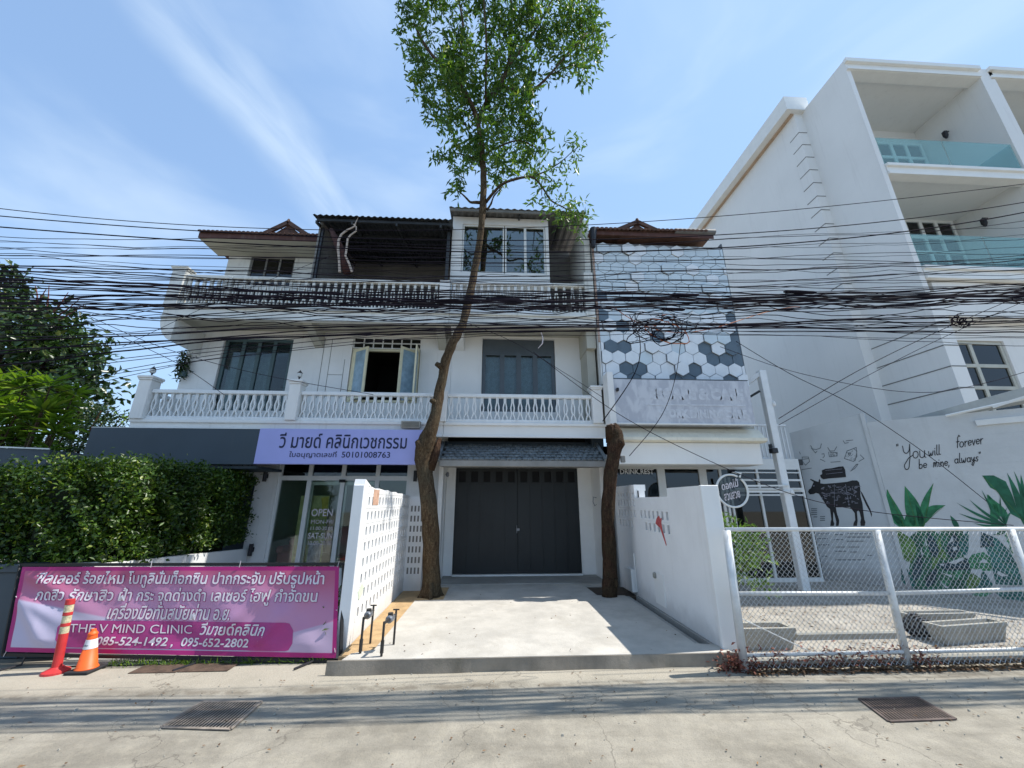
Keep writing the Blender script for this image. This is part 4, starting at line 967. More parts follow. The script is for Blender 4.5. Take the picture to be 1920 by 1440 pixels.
# groove marks that wrap the corner of the side wall
zt = [S(1503, y, 11.86).z for y in (230, 263, 300, 337, 374, 412, 452, 492, 528, 566)]
gm = 0
for i, z in enumerate(np.linspace(15.75, 9.0, 12)):
    MB().box(11.852, 11.8595, 10.895, 11.35, z, z+.03).build('groove', 'wallgrey', WB); MB().box(11.862, 12.19, 10.892, 10.8995, z, z+.03).build('groove', 'wallgrey', WB)
for z in (4.75, 5.35, 5.95, 6.6):
    MB().box(WX-.006, WX-.0005, WY+.01, 10.89, z, z+.03).build('groove', 'wallgrey', WB); MB().box(WX, WX+.42, WY-.006, WY-.0005, z, z+.03).build('groove', 'wallgrey', WB)
def bay(xa, xb, ypan):
    xa += .012
    # top cornice
    b = MB(); b.box(xa, xb, WY-.02, WY+.35, 16.35, 16.8); b.box(xa-.02, xb+.02, WY-.12, WY-.021, 16.66, 16.82); b.box(xa, xb, WY-.07, WY-.021, 16.36, 16.46)
    b.build('cornice', 'wb_trim', WB)
    MB().box(xa, xb, WY+.35, 12, 16.45, 16.6).build('soffit', 'wb', WB)
    for zf in (12.2, 8.45):
        b = MB(); b.box(xa+.16, xb, WY-.02, WY+.25, zf-.42, zf); b.box(xa+.16, xb, WY-.09, WY-.021, zf-.12, zf-.02); b.box(xa+.16, xb, WY-.06, WY-.021, zf-.42, zf-.32); b.build('balcony_edge', 'wb_trim', WB)
        MB().box(xa+.16, xb, WY+.25, 11.2, zf-.25, zf-.04).build('balcony_slab', 'wb', WB)
        MB().box(xa+.2, (xa+xb)/2-.02, WY+.02, WY+.035, zf+.01, zf+1.12).build('glass_panel', 'glass_teal', WB)
        MB().box((xa+xb)/2+.02, xb-.06, WY+.02, WY+.035, zf+.01, zf+1.12).build('glass_panel', 'glass_teal', WB)
        MB().box(xb-.06, xb-.045, WY+.05, WY+1.2, zf+.01, zf+1.12).build('glass_panel', 'glass_teal', WB)
        window(WB, xa+1.0, xa+4.9, zf+.0, zf+3.5, 11.06, 'wb_trim', 'glass', 6, 5, .10, .08, mull=.12)
    MB().wall(xa+.16, xb, 8.2, 16.45, 11.2, .2, [(xa+.95, xa+4.95, 12.22, 15.7), (xa+.95, xa+4.95, 8.46, 11.95)]).build('rear_wall', 'wb', WB)
    room(WB, xa+.2, xb, 8.3, 16.4, 11.4, 14, 'room')
bay(WX+.0, 17.2, 0)
MB().box(17.2, 17.75, WY-.02, 12, 0, 16.8).build('party_wall', 'wb', WB)
bay(17.75-.16, 22.6, 0)
MB().box(22.6, 23, WY, 12, 0, 16.8).build('party_wall', 'wb', WB)
# first-floor window near the painted wall
MB().wall(WX+.42, 17.2, 0, 8.0, WY+.5, .2, [(12.75, 14.75, 4.2, 6.35)]).build('front_wall', 'wb', WB)
window(WB, 12.76, 14.74, 4.2, 6.34, WY+.55, mat('beige_window_frame', (.50, .49, .42), .6), 'glass_dark', 2, 3, .09, .08, mull=.10)
room(WB, 12.5, 15, 4.0, 6.6, WY+.7, 12, 'darkroom')
MB().box(WX+.43, 17.2, WY+.1, WY+.5, 6.9, 8.0).build('soffit', 'wb', WB)
lp1, lp2 = S(1781, 252, 17.19), S(1854, 416, 17.19)
for (x, y, z, lb) in ((16.9, lp1.y, lp1.z-.2, 'outdoor wall lamp on the top balcony of the white building'), (16.9, lp2.y, lp2.z-.2, 'outdoor wall lamp on the second balcony down of the white building')):
    t_ = thing('balcony_lamp', lb, 'lamp', (x, y, z)); MB().lathe((x+.1, y, z), [(.03, 0), (.08, .12), (.08, .3), (.02, .34)], 8).build('lamp_body', 'iron', t_); MB().bar((x+.3, y, z+.35), (x+.1, y, z+.35), .03).build('arm', 'iron', t_)

# ================================================================== painted garden wall on the right
WA = Vector((8.28, 10.63, 0)); WC = Vector((10.54, 7.96, 0)); WU = (WC-WA).normalized(); WN = Vector((-WU.y, WU.x, 0))
if WN.y > 0: WN = -WN
WN = WN.normalized()
def W(px, py, off=0.0):
    r = ray(px, py); o = Vector((0, 0, CAM_H)); P0 = WA+WN*off; t_ = (P0-o).dot(WN)/r.dot(WN); return o+r*t_
def wu(P): return (P-WA).dot(WU)
MW = thing('painted_wall', 'white garden wall painted with green tropical leaves and a handwritten love line', 'wall', tuple(WA))
uB = wu(W(1641, 860)); uE = 4.6
zB, zE = W(1625, 792).z, W(1915, 765).z
topz = lambda u: zB+(zE-zB)*(u-uB)/(wu(W(1915, 765))-uB)
p = [(uB+.02, 0), (uE, 0), (uE, topz(uE)), (uB+.02, topz(uB))]
MB().prism([WA+WU*u+Vector((0, 0, z)) for u, z in p], -WN*.18).build('wall_face', 'mural_wall', MW)
# block joints as fine recess lines
for i, z in enumerate(np.arange(.3, 3.9, .3)): MB().bar(WA+WU*(wu(W(1850, 900)))+WN*.001+Vector((0, 0, z)), WA+WU*uE+WN*.001+Vector((0, 0, z)), .004, .006).build('block_joint', 'cow_wall', MW)
MB().prism([WA+WU*(uE-.9)+Vector((0, 0, 3.5)), WA+WU*uE+Vector((0, 0, 3.5)), WA+WU*uE+Vector((0, 0, 3.62)), WA+WU*(uE-.9)+Vector((0, 0, 3.62))], WN*.05).build('pipe_bracket', 'alu', MW)
MB().tube([WA+WU*(uE-1.3)+WN*.08+Vector((0, 0, 3.78)), WA+WU*(uE+.4)+WN*.08+Vector((0, 0, 4.05))], .03, 6).build('conduit', 'alu', MW)
CWL = thing('cow_wall', 'grey rendered wall painted with a black butcher-chart cow and food sketches', 'wall', tuple(WA))
zl = W(1480, 812).z; zr = W(1612, 775).z; uL = wu(W(1480, 812))
MB().prism([WA+WU*u+Vector((0, 0, z)) for u, z in ((uL, 0), (uB+.018, 0), (uB+.018, zr), (uL, zl))], -WN*.2).build('wall_face', 'cow_wall', CWL)
MB().prism([WA+WU*u+Vector((0, 0, z))+WN*.001 for u, z in ((uB-.06, 0), (uB+.018, 0), (uB+.018, zr), (uB-.06, zr))], WN*.03).build('edge_strip', 'mural_wall', CWL)

def paint(parent, m, polys, name, off=.004, label=None):
    b = MB()
    for poly in polys:
        bm = bmesh.new(); vs = [bm.verts.new(W(x, y, off)) for x, y in poly]
        try: f_ = bm.faces.new(vs)
        except Exception: bm.free(); continue
        bm.normal_update(); bmesh.ops.triangulate(bm, faces=[f_], ngon_method='EAR_CLIP'); bm.verts.index_update()
        b.add([v.co[:] for v in bm.verts], [[v.index for v in f2.verts] for f2 in bm.faces]); bm.free()
    return b.build(name, m, parent, label=label)
def stroke(pts, w_=1.0, taper=False):
    """polyline in photo pixels to thin quads, returned as polygons"""
    out = []; n = len(pts)
    for i, ((x0, y0), (x1, y1)) in enumerate(zip(pts[:-1], pts[1:])):
        L_ = math.hypot(x1-x0, y1-y0) or 1; nx_, ny_ = -(y1-y0)/L_*w_/2, (x1-x0)/L_*w_/2
        ex, ey = (x1-x0)/L_*w_*.3, (y1-y0)/L_*w_*.3
        out.append([(x0+nx_-ex, y0+ny_-ey), (x1+nx_+ex, y1+ny_+ey), (x1-nx_+ex, y1-ny_+ey), (x0-nx_-ex, y0-ny_-ey)])
    return out
def leafpoly(bx, by, tx, ty, w_, bend=0.0, n=9, notch=0):
    """leaf outline from base to tip in photo pixels"""
    dx, dy = tx-bx, ty-by; L_ = math.hypot(dx, dy); nx_, ny_ = -dy/L_, dx/L_; a, c = [], []
    for i in range(n+1):
        q = i/n; ww = w_*math.sin(math.pi*q**.8)*(1-.15*q); k_ = bend*math.sin(math.pi*q)
        if notch and i % 2: ww *= 1-notch
        cx, cy = bx+dx*q+nx_*k_, by+dy*q+ny_*k_
        a.append((cx+nx_*ww/2, cy+ny_*ww/2)); c.append((cx-nx_*ww/2, cy-ny_*ww/2))
    return a+c[::-1][1:-1]
Z6 = lambda zx, zy: (1640+zx/4.8, 860+zy/4.8)
def zl6(l): return [Z6(*p) for p in l]
L6 = lambda bx, by, tx, ty, w_, bend=0, n=9, notch=0: leafpoly(*Z6(bx, by), *Z6(tx, ty), w_/4.8, bend/4.8, n, notch)
paint(MW, 'g2', [L6(280, 640, 110, 275, 120, -30), L6(390, 640, 270, 245, 150, 10), L6(430, 640, 530, 220, 80, -30), L6(440, 590, 640, 420, 90, -50), L6(330, 640, 300, 470, 110)], 'painted_leaf')
paint(MW, 'g1', [L6(270, 610, 150, 500, 60), L6(420, 640, 360, 400, 60, 20), zl6([(968, 152), (1070, 150), (1180, 205), (1240, 330), (1290, 480), (1344, 530), (1344, 560), (1230, 500), (1100, 290), (1040, 260)]), L6(1344, 600, 1190, 125, 70, 20), L6(1344, 560, 1250, 105, 40, 30), L6(760, 640, 680, 510, 50), L6(1344, 360, 1315, 140, 36)], 'painted_leaf')
paint(MW, 'g1', [zl6([(320, 700), (400, 640), (540, 640), (570, 680), (600, 640), (790, 640), (825, 760), (800, 880), (870, 930), (880, 1170), (370, 1180), (320, 1100), (310, 980), (345, 860)])], 'painted_leaf', .004)
paint(MW, 'g3', [L6(330, 940, 200, 640, 170, 20), L6(520, 1000, 590, 690, 70, 10), L6(840, 1170, 960, 1000, 120), L6(640, 920, 560, 760, 60)], 'painted_leaf', .0065)
paint(MW, 'g4', [L6(360, 1175, 250, 940, 110, -20), L6(820, 880, 850, 640, 90, -30), zl6([(960, 660), (1110, 720), (1220, 840), (1310, 1010), (1335, 1140), (1240, 1140), (1090, 1130), (1040, 900), (990, 790)]), zl6([(860, 1170), (980, 1010), (1060, 1120), (1060, 1150)]), zl6([(1080, 1200), (1344, 1190), (1344, 1300), (1180, 1280)])], 'painted_leaf', .005)
paint(MW, 'g5', [L6(560, 900, 480, 650, 90), L6(700, 900, 720, 650, 120), zl6([(960, 660), (1060, 700), (1080, 790), (950, 800)]), zl6([(560, 950), (840, 900), (860, 1000), (640, 1010)]), L6(470, 1160, 560, 980, 90), L6(360, 1100, 420, 850, 90)], 'painted_leaf', .0085)
paint(MW, 'g2', [zl6([(800, 960), (880, 860), (980, 840), (1040, 890), (1060, 1010), (960, 1010), (880, 990)]), L6(1270, 870, 1190, 640, 90), L6(1170, 700, 1240, 640, 40), L6(620, 1170, 700, 900, 90), L6(480, 900, 440, 700, 60), L6(700, 1100, 830, 930, 80), L6(870, 1230, 1060, 1210, 60), L6(1060, 620, 1020, 320, 90, 40), L6(1200, 520, 1010, 320, 110, -30)], 'painted_leaf', .0075)
# palm fronds
fr = []
for tx, ty in ((735, 395), (850, 365), (960, 275), (755, 490), (890, 580), (1130, 330), (1190, 440), (1240, 470), (1060, 690), (1110, 690)):
    fr.append(L6(1180 if ty < 560 else 1190, 600, tx, ty, 26, -18))
paint(MW, 'g1', fr, 'painted_frond', .0095)
# leaf-hole and vein marks left white
wh = [zl6([(1140, 740), (1200, 750), (1220, 810), (1160, 780)]), zl6([(860, 1010), (960, 990), (955, 1080), (900, 1040)]), zl6([(935, 935), (985, 900), (1030, 940)]), zl6([(1100, 1035), (1110, 1010), (1200, 1055), (1140, 1060)]), zl6([(600, 1025), (700, 1050), (690, 1070)]), zl6([(580, 950), (630, 945), (620, 970)]), zl6([(660, 935), (800, 885), (790, 915), (720, 950)]), zl6([(700, 800), (740, 790), (745, 820), (710, 830)]), zl6([(655, 770), (705, 700), (710, 740)]), zl6([(450, 690), (475, 780), (460, 790)]), zl6([(415, 790), (435, 860), (420, 865)]), zl6([(580, 1100), (660, 1160), (640, 1165)])]
paint(MW, 'paintwhite', wh, 'painted_gap', .012)
vn = []
for a_ in (((390, 640), (275, 250)), ((280, 640), (115, 280)), ((430, 640), (525, 225)), ((440, 590), (630, 420)), ((1344, 560), (975, 158)), ((1300, 1130), (980, 690))): vn += stroke([Z6(*a_[0]), Z6(*a_[1])], .7)
paint(MW, 'g3', vn, 'painted_vein', .0125)
# handwritten line, as brush strokes in wall pixels
GL = {'y': [[(0, 6), (.5, 1), (2, .2), (3, 1.5)], [(0, 6), (0, 6)]]}
def gl(ch):  # strokes in a box about 0..w by 0(base)..1(x-height), 2 ascender, -1 descender
    c = lambda cx, cy, rx, ry, a0, a1, n=9: [(cx+rx*math.cos(R(a0+(a1-a0)*i/n)), cy+ry*math.sin(R(a0+(a1-a0)*i/n))) for i in range(n+1)]
    D = {'Y': ([[(0, 1.9), *c(.55, 1.5, .45, .7, 180, 360), (1.05, 2.1)], [(1.05, 2.1), (1.1, .2), (1.0, -.9), *c(.65, -1.0, .35, .55, 0, -200), (.9, .1), (1.6, .5)]], 1.5),
         'o': ([c(.4, .5, .38, .5, 90, 450, 12)], 1.0), 'u': ([[(0, 1), *c(.35, .35, .33, .35, 180, 360), (.7, 1), (.72, .1), (.9, 0)]], 1.05),
         'w': ([[(0, 1), (.15, .1), (.35, 0), (.5, .6), (.65, 0), (.85, .1), (1.0, 1)]], 1.25), 'i': ([[(.1, 1), (.12, .1), (.3, 0)], [(.1, 1.4), (.15, 1.45)]], .45),
         'l': ([[(.1, 2.2), (.1, .2), (.25, 0), (.45, .05)]], .5), 'f': ([[(.75, 2.0), (.5, 2.3), (.3, 1.9), (.25, .0)], [(0, 1.1), (.6, 1.15)]], .7),
         'r': ([[(.05, 1), (.1, 0)], [(.1, .6), (.3, .95), (.55, .95)]], .65), 'e': ([[(.05, .5), (.7, .6), *c(.4, .55, .34, .45, 10, 320, 10)]], .9),
         'v': ([[(0, 1), (.3, 0), (.6, 1)]], .75), 'b': ([[(.05, 2), (.08, 0)], c(.38, .45, .32, .45, 180, -170, 10)], .9), 'm': ([[(.05, 0), (.08, 1), (.3, 1), (.42, .1), (.46, .9), (.7, 1), (.85, 0)]], 1.1),
         'n': ([[(.05, 1), (.08, 0), (.12, .7), (.4, 1), (.6, .7), (.65, 0)]], .85), 'a': ([c(.38, .5, .35, .48, 60, 400, 11), [(.72, 1), (.74, .1), (.9, 0)]], 1.0),
         's': ([[(.6, .9), (.3, 1), (.1, .75), (.55, .35), (.4, .02), (.05, .1)]], .8), 'y': ([[(.02, 1), (.1, .4), (.35, .2), (.6, .9)], [(.62, 1), (.6, -.3), (.35, -.9), (.1, -.6), (.3, -.1), (.9, .3)]], .9),
         ',': ([[(.1, .1), (.12, -.1), (.0, -.35)]], .45), '"': ([[(0, 2.0), (.05, 1.65)], [(.25, 2.05), (.28, 1.7)]], .7), ' ': ([], .8)}
    return D[ch]
def write(txt, x, y, slope, s_px, m='black', w_=1.6, asc=1.0):
    polys = []
    for ch in txt:
        st, adv = gl(ch)
        for s2 in st: polys += stroke([(x+a_*s_px, y+(a_*s_px)*slope-b_*s_px*asc) for a_, b_ in s2], w_)
        x += adv*s_px; y += adv*s_px*slope
    paint(MW, m, polys, 'handwriting', .006)
write('"', 1681, 853, -.1, 10); write('You', 1692, 861, -.08, 13.0); write('will', 1741, 855, -.13, 8.6); write('forever', 1793, 840, -.16, 9.2, asc=1.1)
write('be', 1723, 879, -.1, 9); write('mine,', 1750, 876, -.1, 8.6); write('always"', 1790, 869, -.1, 8.4)

# cow
Z7 = lambda zx, zy: (1470+zx/7.2, 800+zy/7.2)
def z7(l): return [Z7(*p) for p in l]
cow = z7([(325, 880), (335, 850), (365, 830), (385, 780), (400, 745), (350, 715), (360, 705), (430, 735), (465, 745), (475, 705), (492, 720), (490, 765), (540, 772), (700, 760), (850, 745), (920, 725), (985, 725), (1015, 750), (1030, 830), (1032, 930), (1060, 1040), (1070, 1140), (1085, 1250), (1100, 1290), (1090, 1340), (1035, 1340), (1030, 1290), (1040, 1240), (1020, 1150), (1000, 1130), (985, 1150), (995, 1270), (985, 1340), (935, 1340), (940, 1300), (962, 1260), (955, 1170), (920, 1120), (890, 1085), (700, 1090), (715, 1170), (745, 1260), (745, 1300), (735, 1340), (700, 1340), (705, 1280), (680, 1180), (665, 1150), (665, 1270), (680, 1310), (670, 1340), (625, 1340), (630, 1290), (640, 1250), (620, 1110), (580, 1080), (545, 1020), (500, 950), (470, 905), (430, 895), (400, 910), (350, 915)])
CW_ = paint(CWL, 'black', [cow], 'painted_cow', .004)
paint(CWL, 'black', [z7([(1030, 860), (1060, 900), (1120, 1020), (1165, 1110), (1188, 1180), (1180, 1222), (1160, 1150), (1110, 1060), (1050, 930)])], 'painted_tail', .004)
paint(CWL, 'black', [z7([(485, 655), (515, 640), (510, 590), (560, 568), (640, 562), (740, 540), (800, 535), (825, 580), (838, 680), (740, 690), (600, 700), (530, 712), (500, 690)])], 'painted_ribbon', .004)
mk = []
for _ in range(95):
    zx = random.uniform(500, 1010); zy = random.uniform(790, 1060)
    if zx < 560 and zy > 960: continue
    L_ = random.uniform(12, 45); an = random.choice((0, 0, math.pi/2, .5, -.5)); mk += stroke([Z7(zx, zy), Z7(zx+L_*math.cos(an), zy+L_*.8*math.sin(an))], random.uniform(.6, 1.5))
mk += stroke(z7([(680, 780), (680, 1080)]), .8)+stroke(z7([(830, 780), (880, 1060)]), .8)+stroke(z7([(520, 905), (840, 890)]), .8)+stroke(z7([(560, 590), (780, 570)]), .7)+stroke(z7([(570, 640), (790, 615)]), .7)
paint(CWL, 'chalk', mk, 'painted_marks', .0065)
paint(CWL, 'chalk', [z7([(392, 792), (412, 792), (410, 808), (394, 808)])], 'painted_eye', .0067)
sk = []
for l in (((360, 255), (385, 300), (430, 310), (490, 290), (505, 230)), ((370, 290), (425, 355), (445, 330)), ((590, 280), (620, 330), (680, 325), (712, 270)), ((600, 345), (615, 405), (715, 395), (718, 350), (620, 345)), ((815, 430), (850, 330), (975, 280), (985, 400), (940, 470), (815, 430)), ((945, 300), (985, 330), (960, 460)), ((900, 600), (960, 560), (1000, 505), (975, 510), (905, 596)),
          ((245, 410), (330, 410), (345, 470), (290, 520), (250, 470), (245, 410)), ((260, 440), (330, 430)), ((510, 370), (540, 365), (545, 400), (525, 420)), ((490, 440), (555, 470)), ((800, 190), (820, 225), (870, 215)), ((840, 190), (930, 180)), ((1030, 380), (1080, 430), (1010, 470)), ((630, 480), (760, 470)), ((240, 580), (370, 560)), ((210, 340), (220, 370)), ((865, 360), (900, 360), (885, 390), (865, 360))):
    sk += stroke(z7(l), 1.3)
for _ in range(30):
    x = random.uniform(620, 715); y = random.uniform(350, 400); sk += stroke(z7([(x, y), (x+8, y+6)]), .8)
for _ in range(24):
    x = random.uniform(830, 960); y = random.uniform(310, 450); sk += stroke(z7([(x, y), (x+10, y-4)]), .8)
paint(CWL, 'paintgrey', sk, 'painted_sketch', .004)
tx = []
for (x0, x1, y0, rows_) in ((370, 445, 1110, 4), (490, 545, 1215, 3), (400, 440, 1220, 1)):
    for r_ in range(rows_):
        x = x0
        while x < x1: tx += stroke(z7([(x, y0+r_*26), (x+8, y0+r_*26-4)]), 1.6); x += 13
Z8 = lambda zx, zy: (1320+zx/3.2, 940+zy/3.2)
for (x0, x1, y0) in ((680, 750, 195), (680, 740, 225), (690, 750, 262), (780, 830, 200), (780, 830, 230), (860, 1000, 195), (860, 960, 240), (790, 840, 275), (870, 930, 275), (790, 850, 300), (880, 920, 305), (790, 960, 352), (980, 1010, 325), (710, 740, 330), (850, 1010, 215)):
    x = x0
    while x < x1: tx += stroke([Z8(x, y0), Z8(x+5, y0-1.5)], 1.8); x += 8
paint(CWL, 'paintgrey', tx, 'painted_writing', .004)

# awning slab between the painted wall and the building
AW = thing('awning', 'pale metal awning edge above the right end of the painted wall', 'awning', (11, 8.2, 4))
a0, a1 = W(1690, 789, -.3), W(1945, 719, -.3); dn = Vector((0, 0, -.30))
MB().hexa([a0+dn*.2, a1+dn, a1+dn-WN*.5, a0+dn*.2-WN*.5, a0, a1, a1-WN*.5, a0-WN*.5]).build('panel', mat('pale_awning_metal', (.36, .38, .37), .7, .1, 3, streak=.3), AW)
b0, b1 = W(1860, 765), W(1940, 740); MB().bar(b0+WN*.12, b1+WN*.12, .05, .05).build('edge_rail', 'alu', AW)

# ================================================================== driveway walls with vent blocks
def ventblock(hw_, hh, sw, sh, th):
    me = MB().grid((0, -hw_/2, -hh/2), (0, 1, 0), (0, 0, 1), (th, 0, 0), [0, (hw_-sw)/2, (hw_+sw)/2, hw_], [0, (hh-sh)/2, (hh+sh)/2, hh], lambda i, j: not (i == 1 and j == 1)).mesh('vent_block')
    return me
LW = thing('vent_block_wall', 'bright white vent-block garden wall left of the driveway', 'wall', (-1.88, 7.4, 0))
vy0, vp, vr, vz0 = 5.97, .190, .208, .35; nc, nr = 16, 8; th = .15
vb = ventblock(vp-.004, vr-.004, .075, .125, th); vb.materials.append(M['white_low'])
for r_ in range(nr):
    for c_ in range(nc): inst('vent_block', vb, 'white_low', LW, (XL-th, vy0+vp*(c_+.5), vz0+vr*(r_+.5)))
yE = vy0+vp*nc
MB().box(XL-th, XL, vy0-.002, yE, 0, vz0-.002).build('plinth', 'white_low', LW)
MB().cbox(XL-th, XL, 5.76, vy0-.003, 0, vz0+vr*nr+.12, .008).build('end_pier', 'white_low', LW)
cp = MB(); n = 16; zt_ = vz0+vr*nr
P_ = [(vy0-.003+(yE-vy0+.003)*i/n, zt_+.10-.08*i/n+.012*math.sin(i*2.3)) for i in range(n+1)]
poly = [(XL, y, z) for y, z in P_]+[(XL, yE, zt_+.002), (XL, vy0-.003, zt_+.002)]
cp.prism(poly, (-th, 0, 0)); cp.build('coping', 'white_low', LW)
MB().prism([(XL, 5.77, zt_+.12), (XL, 6.12, zt_+.10), (XL, 5.80, zt_+.2)], (-th, 0, 0)).build('broken_corner', 'white_low', LW)
MB().box(XL+.0005, XL+.004, 6.25, 6.55, zt_-.16, zt_+.07).build('brick_patch', 'pinkish', LW)
MB().box(XL-th, XL, yE+.002, yE+.05, 0, zt_+.02).build('end_pier', 'white_low', LW)
MB().box(XL+.001, XL+.36, yE+.002, yE+.14, 0, zt_+.0).build('return_wall', 'white_low', LW)
b = MB()
for i in range(4):
    for j in range(7): b.box(XL+.05+i*.075, XL+.085+i*.075, yE-.001, yE+.0015, .45+j*.208, .57+j*.208)
b.build('vent_slots', 'wallgrey', LW)
b = MB(); P = [(XL+.003, 5.98, .72), (XL+.003, 6.12, .80), (XL+.003, 6.22, .74), (XL+.003, 6.18, .64), (XL+.003, 6.05, .60)]; b.add(P, [(0, 1, 2, 3, 4)]); b.build('green_spray', mat('faded_green_spray', (.60, .70, .52), .8), LW)

RW = thing('driveway_wall', 'white rendered garden wall right of the driveway with vent holes and a stepped top', 'wall', (3.0, 7.5, 0))
th = .24
cz = [.0, 1.30]; rz = [1.36, 1.57, 1.78, 1.99]  # hole rows bottoms, rows pitch .21
ys_c = [6.50+.19*i for i in range(14)]
# stepped outline assembled from a grid with block openings
ys = [5.46, 6.50]+[6.50+.19*(i+1) for i in range(14)]+[9.55]
ys = sorted(set(round(y, 4) for y in ys)); zs = [0, 1.36, 1.57, 1.78, 1.985, 2.12, 2.24]
holes = set()
for i in range(len(ys)-1):
    y = (ys[i]+ys[i+1])/2
    if y < 6.5 or y > 9.16: continue
    k_ = int((y-6.5)/.19)
    if k_ != 7: holes.add((i, 2))
    if k_ not in (6, 7, 8): holes.add((i, 1))
    if k_ >= 8: holes.add((i, 3)); 
    if k_ >= 8: holes.add((i, 4))
def solid(i, j):
    y = (ys[i]+ys[i+1])/2
    if (i, j) in holes: return False
    if j == 5: return y > 7.95
    if j == 4: return y < 6.5 or y > 7.95
    return True
MB().grid((XR, 0, 0), (0, 1, 0), (0, 0, 1), (th, 0, 0), ys, zs, solid).build('wall_face', 'white_low', RW)
for (i, j) in holes:
    hh = zs[j+1]-zs[j]; w_ = ys[i+1]-ys[i]
    key = ('vb', round(hh, 3), round(w_, 3))
    if key not in BAL: BAL[key] = ventblock(w_-.002, hh-.002, .085, hh*.64, .22); BAL[key].materials.append(M['white_low'])
    inst('vent_block', BAL[key], 'white_low', RW, (XR, (ys[i]+ys[i+1])/2, (zs[j]+zs[j+1])/2))
MB().cbox(XR-.005, XR+th+.01, 5.40, 5.459, 0, 2.125, .008).build('end_face', 'white_new', RW)
MB().box(XR+.065, XR+.075, 6.5, 9.16, 1.36, 1.98).build('slot_shade_panel', 'black', RW); MB().box(XR+.065, XR+.075, 7.97, 9.16, 1.985, 2.12).build('slot_shade_panel', 'black', RW)  # added panels, their black stands in for the shade inside the vent slots
rsp = S(1236, 978, XR-.004); b = MB()
b.add([(XR-.004, rsp.y+.10, rsp.z+.05), (XR-.004, rsp.y-.01, rsp.z+.10), (XR-.004, rsp.y-.05, rsp.z+.05), (XR-.004, rsp.y-.13, rsp.z+.07), (XR-.004, rsp.y-.08, rsp.z-.01), (XR-.004, rsp.y-.10, rsp.z-.12), (XR-.004, rsp.y-.2, rsp.z-.36), (XR-.004, rsp.y-.17, rsp.z-.37), (XR-.004, rsp.y+.0, rsp.z-.1), (XR-.004, rsp.y+.06, rsp.z-.08), (XR-.004, rsp.y+.17, rsp.z-.04)], [tuple(range(11))])
assert len(b.v) == 11
b.build('red_splash', 'redpaint', RW)
sbx = thing('meter_box', 'small white service box low on the right driveway wall beside the second trunk', 'box', (2.9, 8.0, .3))
q0 = S(1172, 1090, XR)
MB().cbox(XR-.09, XR-.001, 8.35, 8.75, .18, .60, .01).build('casing', 'white_new', sbx); MB().tube([(XR-.02, 8.3, .2), (XR-.02, 8.3, .9)], .014, 8).build('conduit', 'white_new', sbx)
pnl = thing('access_panel', 'shallow white access panel low on the right driveway wall', 'panel', (2.92, 7.1, .4)); MB().cbox(XR-.012, XR-.001, 7.0, 7.4, .22, .72, .003).build('cover', 'white_new', pnl)
MB().lathe((XR-.03, 7.3, .62), [(.02, 0), (.035, .02), (.035, .08), (.01, .1)], 8).build('knob', 'plant_conc', pnl)

# low white garden wall left and dark retaining wall with the hedge above
GW = thing('garden_wall', 'low white wall sloping away between the hedge and the clinic forecourt', 'wall', (-5.4, 8, 0))
MB().hexa([(-5.32, 5.95, 0), (-5.60, 9.95, 0), (-5.74, 9.95, 0), (-5.46, 5.95, 0), (-5.32, 5.95, 1.09), (-5.60, 9.95, .86), (-5.74, 9.95, .86), (-5.46, 5.95, 1.09)][0:1]+[(-5.60, 9.95, 0), (-5.74, 9.95, 0), (-5.46, 5.95, 0), (-5.32, 5.95, 1.09), (-5.60, 9.95, .86), (-5.74, 9.95, .86), (-5.46, 5.95, 1.09)]).build('wall_face', 'white_low', GW)
NW = thing('retaining_wall', 'dark slate wall with a flat coping under the hedge behind the banner', 'wall', (-8, 6, 0))
MB().cbox(-12, -5.48, 6.0, 6.15, 0, 1.0, .01).build('wall_face', 'navy', NW); MB().cbox(-12.02, -5.46, 5.96, 6.2, 1.0, 1.10, .01).build('coping', 'navy', NW)

# ------------------------------------------------------------------ hedge
HG = thing('hedge', 'clipped leafy green hedge above the dark wall and the low white wall', 'hedge', (-6, 7, 1))
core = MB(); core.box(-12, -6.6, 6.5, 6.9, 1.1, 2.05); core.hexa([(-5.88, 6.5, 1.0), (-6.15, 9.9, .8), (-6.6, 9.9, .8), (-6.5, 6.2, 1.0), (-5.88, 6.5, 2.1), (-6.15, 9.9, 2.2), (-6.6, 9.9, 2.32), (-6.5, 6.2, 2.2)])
core.build('inner_shade_core', 'core', HG)  # solid filler box, the hedge's inner shade is put into its dark colour
def hedge_pts(n, p0, p1, nx_, zlo, zhi, dep):
    u = rng.random(n); z = rng.random(n); P = np.array(p0)[None]*(1-u[:, None])+np.array(p1)[None]*u[:, None]
    top = zhi-.05+.17*np.sin(u*23+1)*np.sin(u*9)+.10*np.sin(u*61)+.12*rng.random(n)
    zz = zlo+(top-zlo)*z; bulge = .11*np.sin(u*31+zz*3.1)*np.sin(zz*6+u*14)+.07*np.sin(u*70+zz*9)
    P = P+np.array(nx_)[None]*(bulge+rng.normal(-.03, .10, n))[:, None]; P[:, 2] = zz; return P
parts_ = [hedge_pts(30000, (-12, 6.22, 0), (-5.5, 6.22, 0), (0, -1, 0), 1.06, 2.28, 0), hedge_pts(28000, (-5.5, 6.15, 0), (-5.82, 9.85, 0), (1, 0, 0), 1.0, 2.42, 0)]
tp = np.concatenate([np.stack([rng.uniform(-12, -5.5, 9000), rng.uniform(6.1, 7.0, 9000), rng.normal(2.25, .10, 9000)], 1), np.stack([rng.uniform(-6.5, -5.6, 7000), rng.uniform(6.2, 9.9, 7000), rng.normal(2.40, .10, 7000)], 1)])

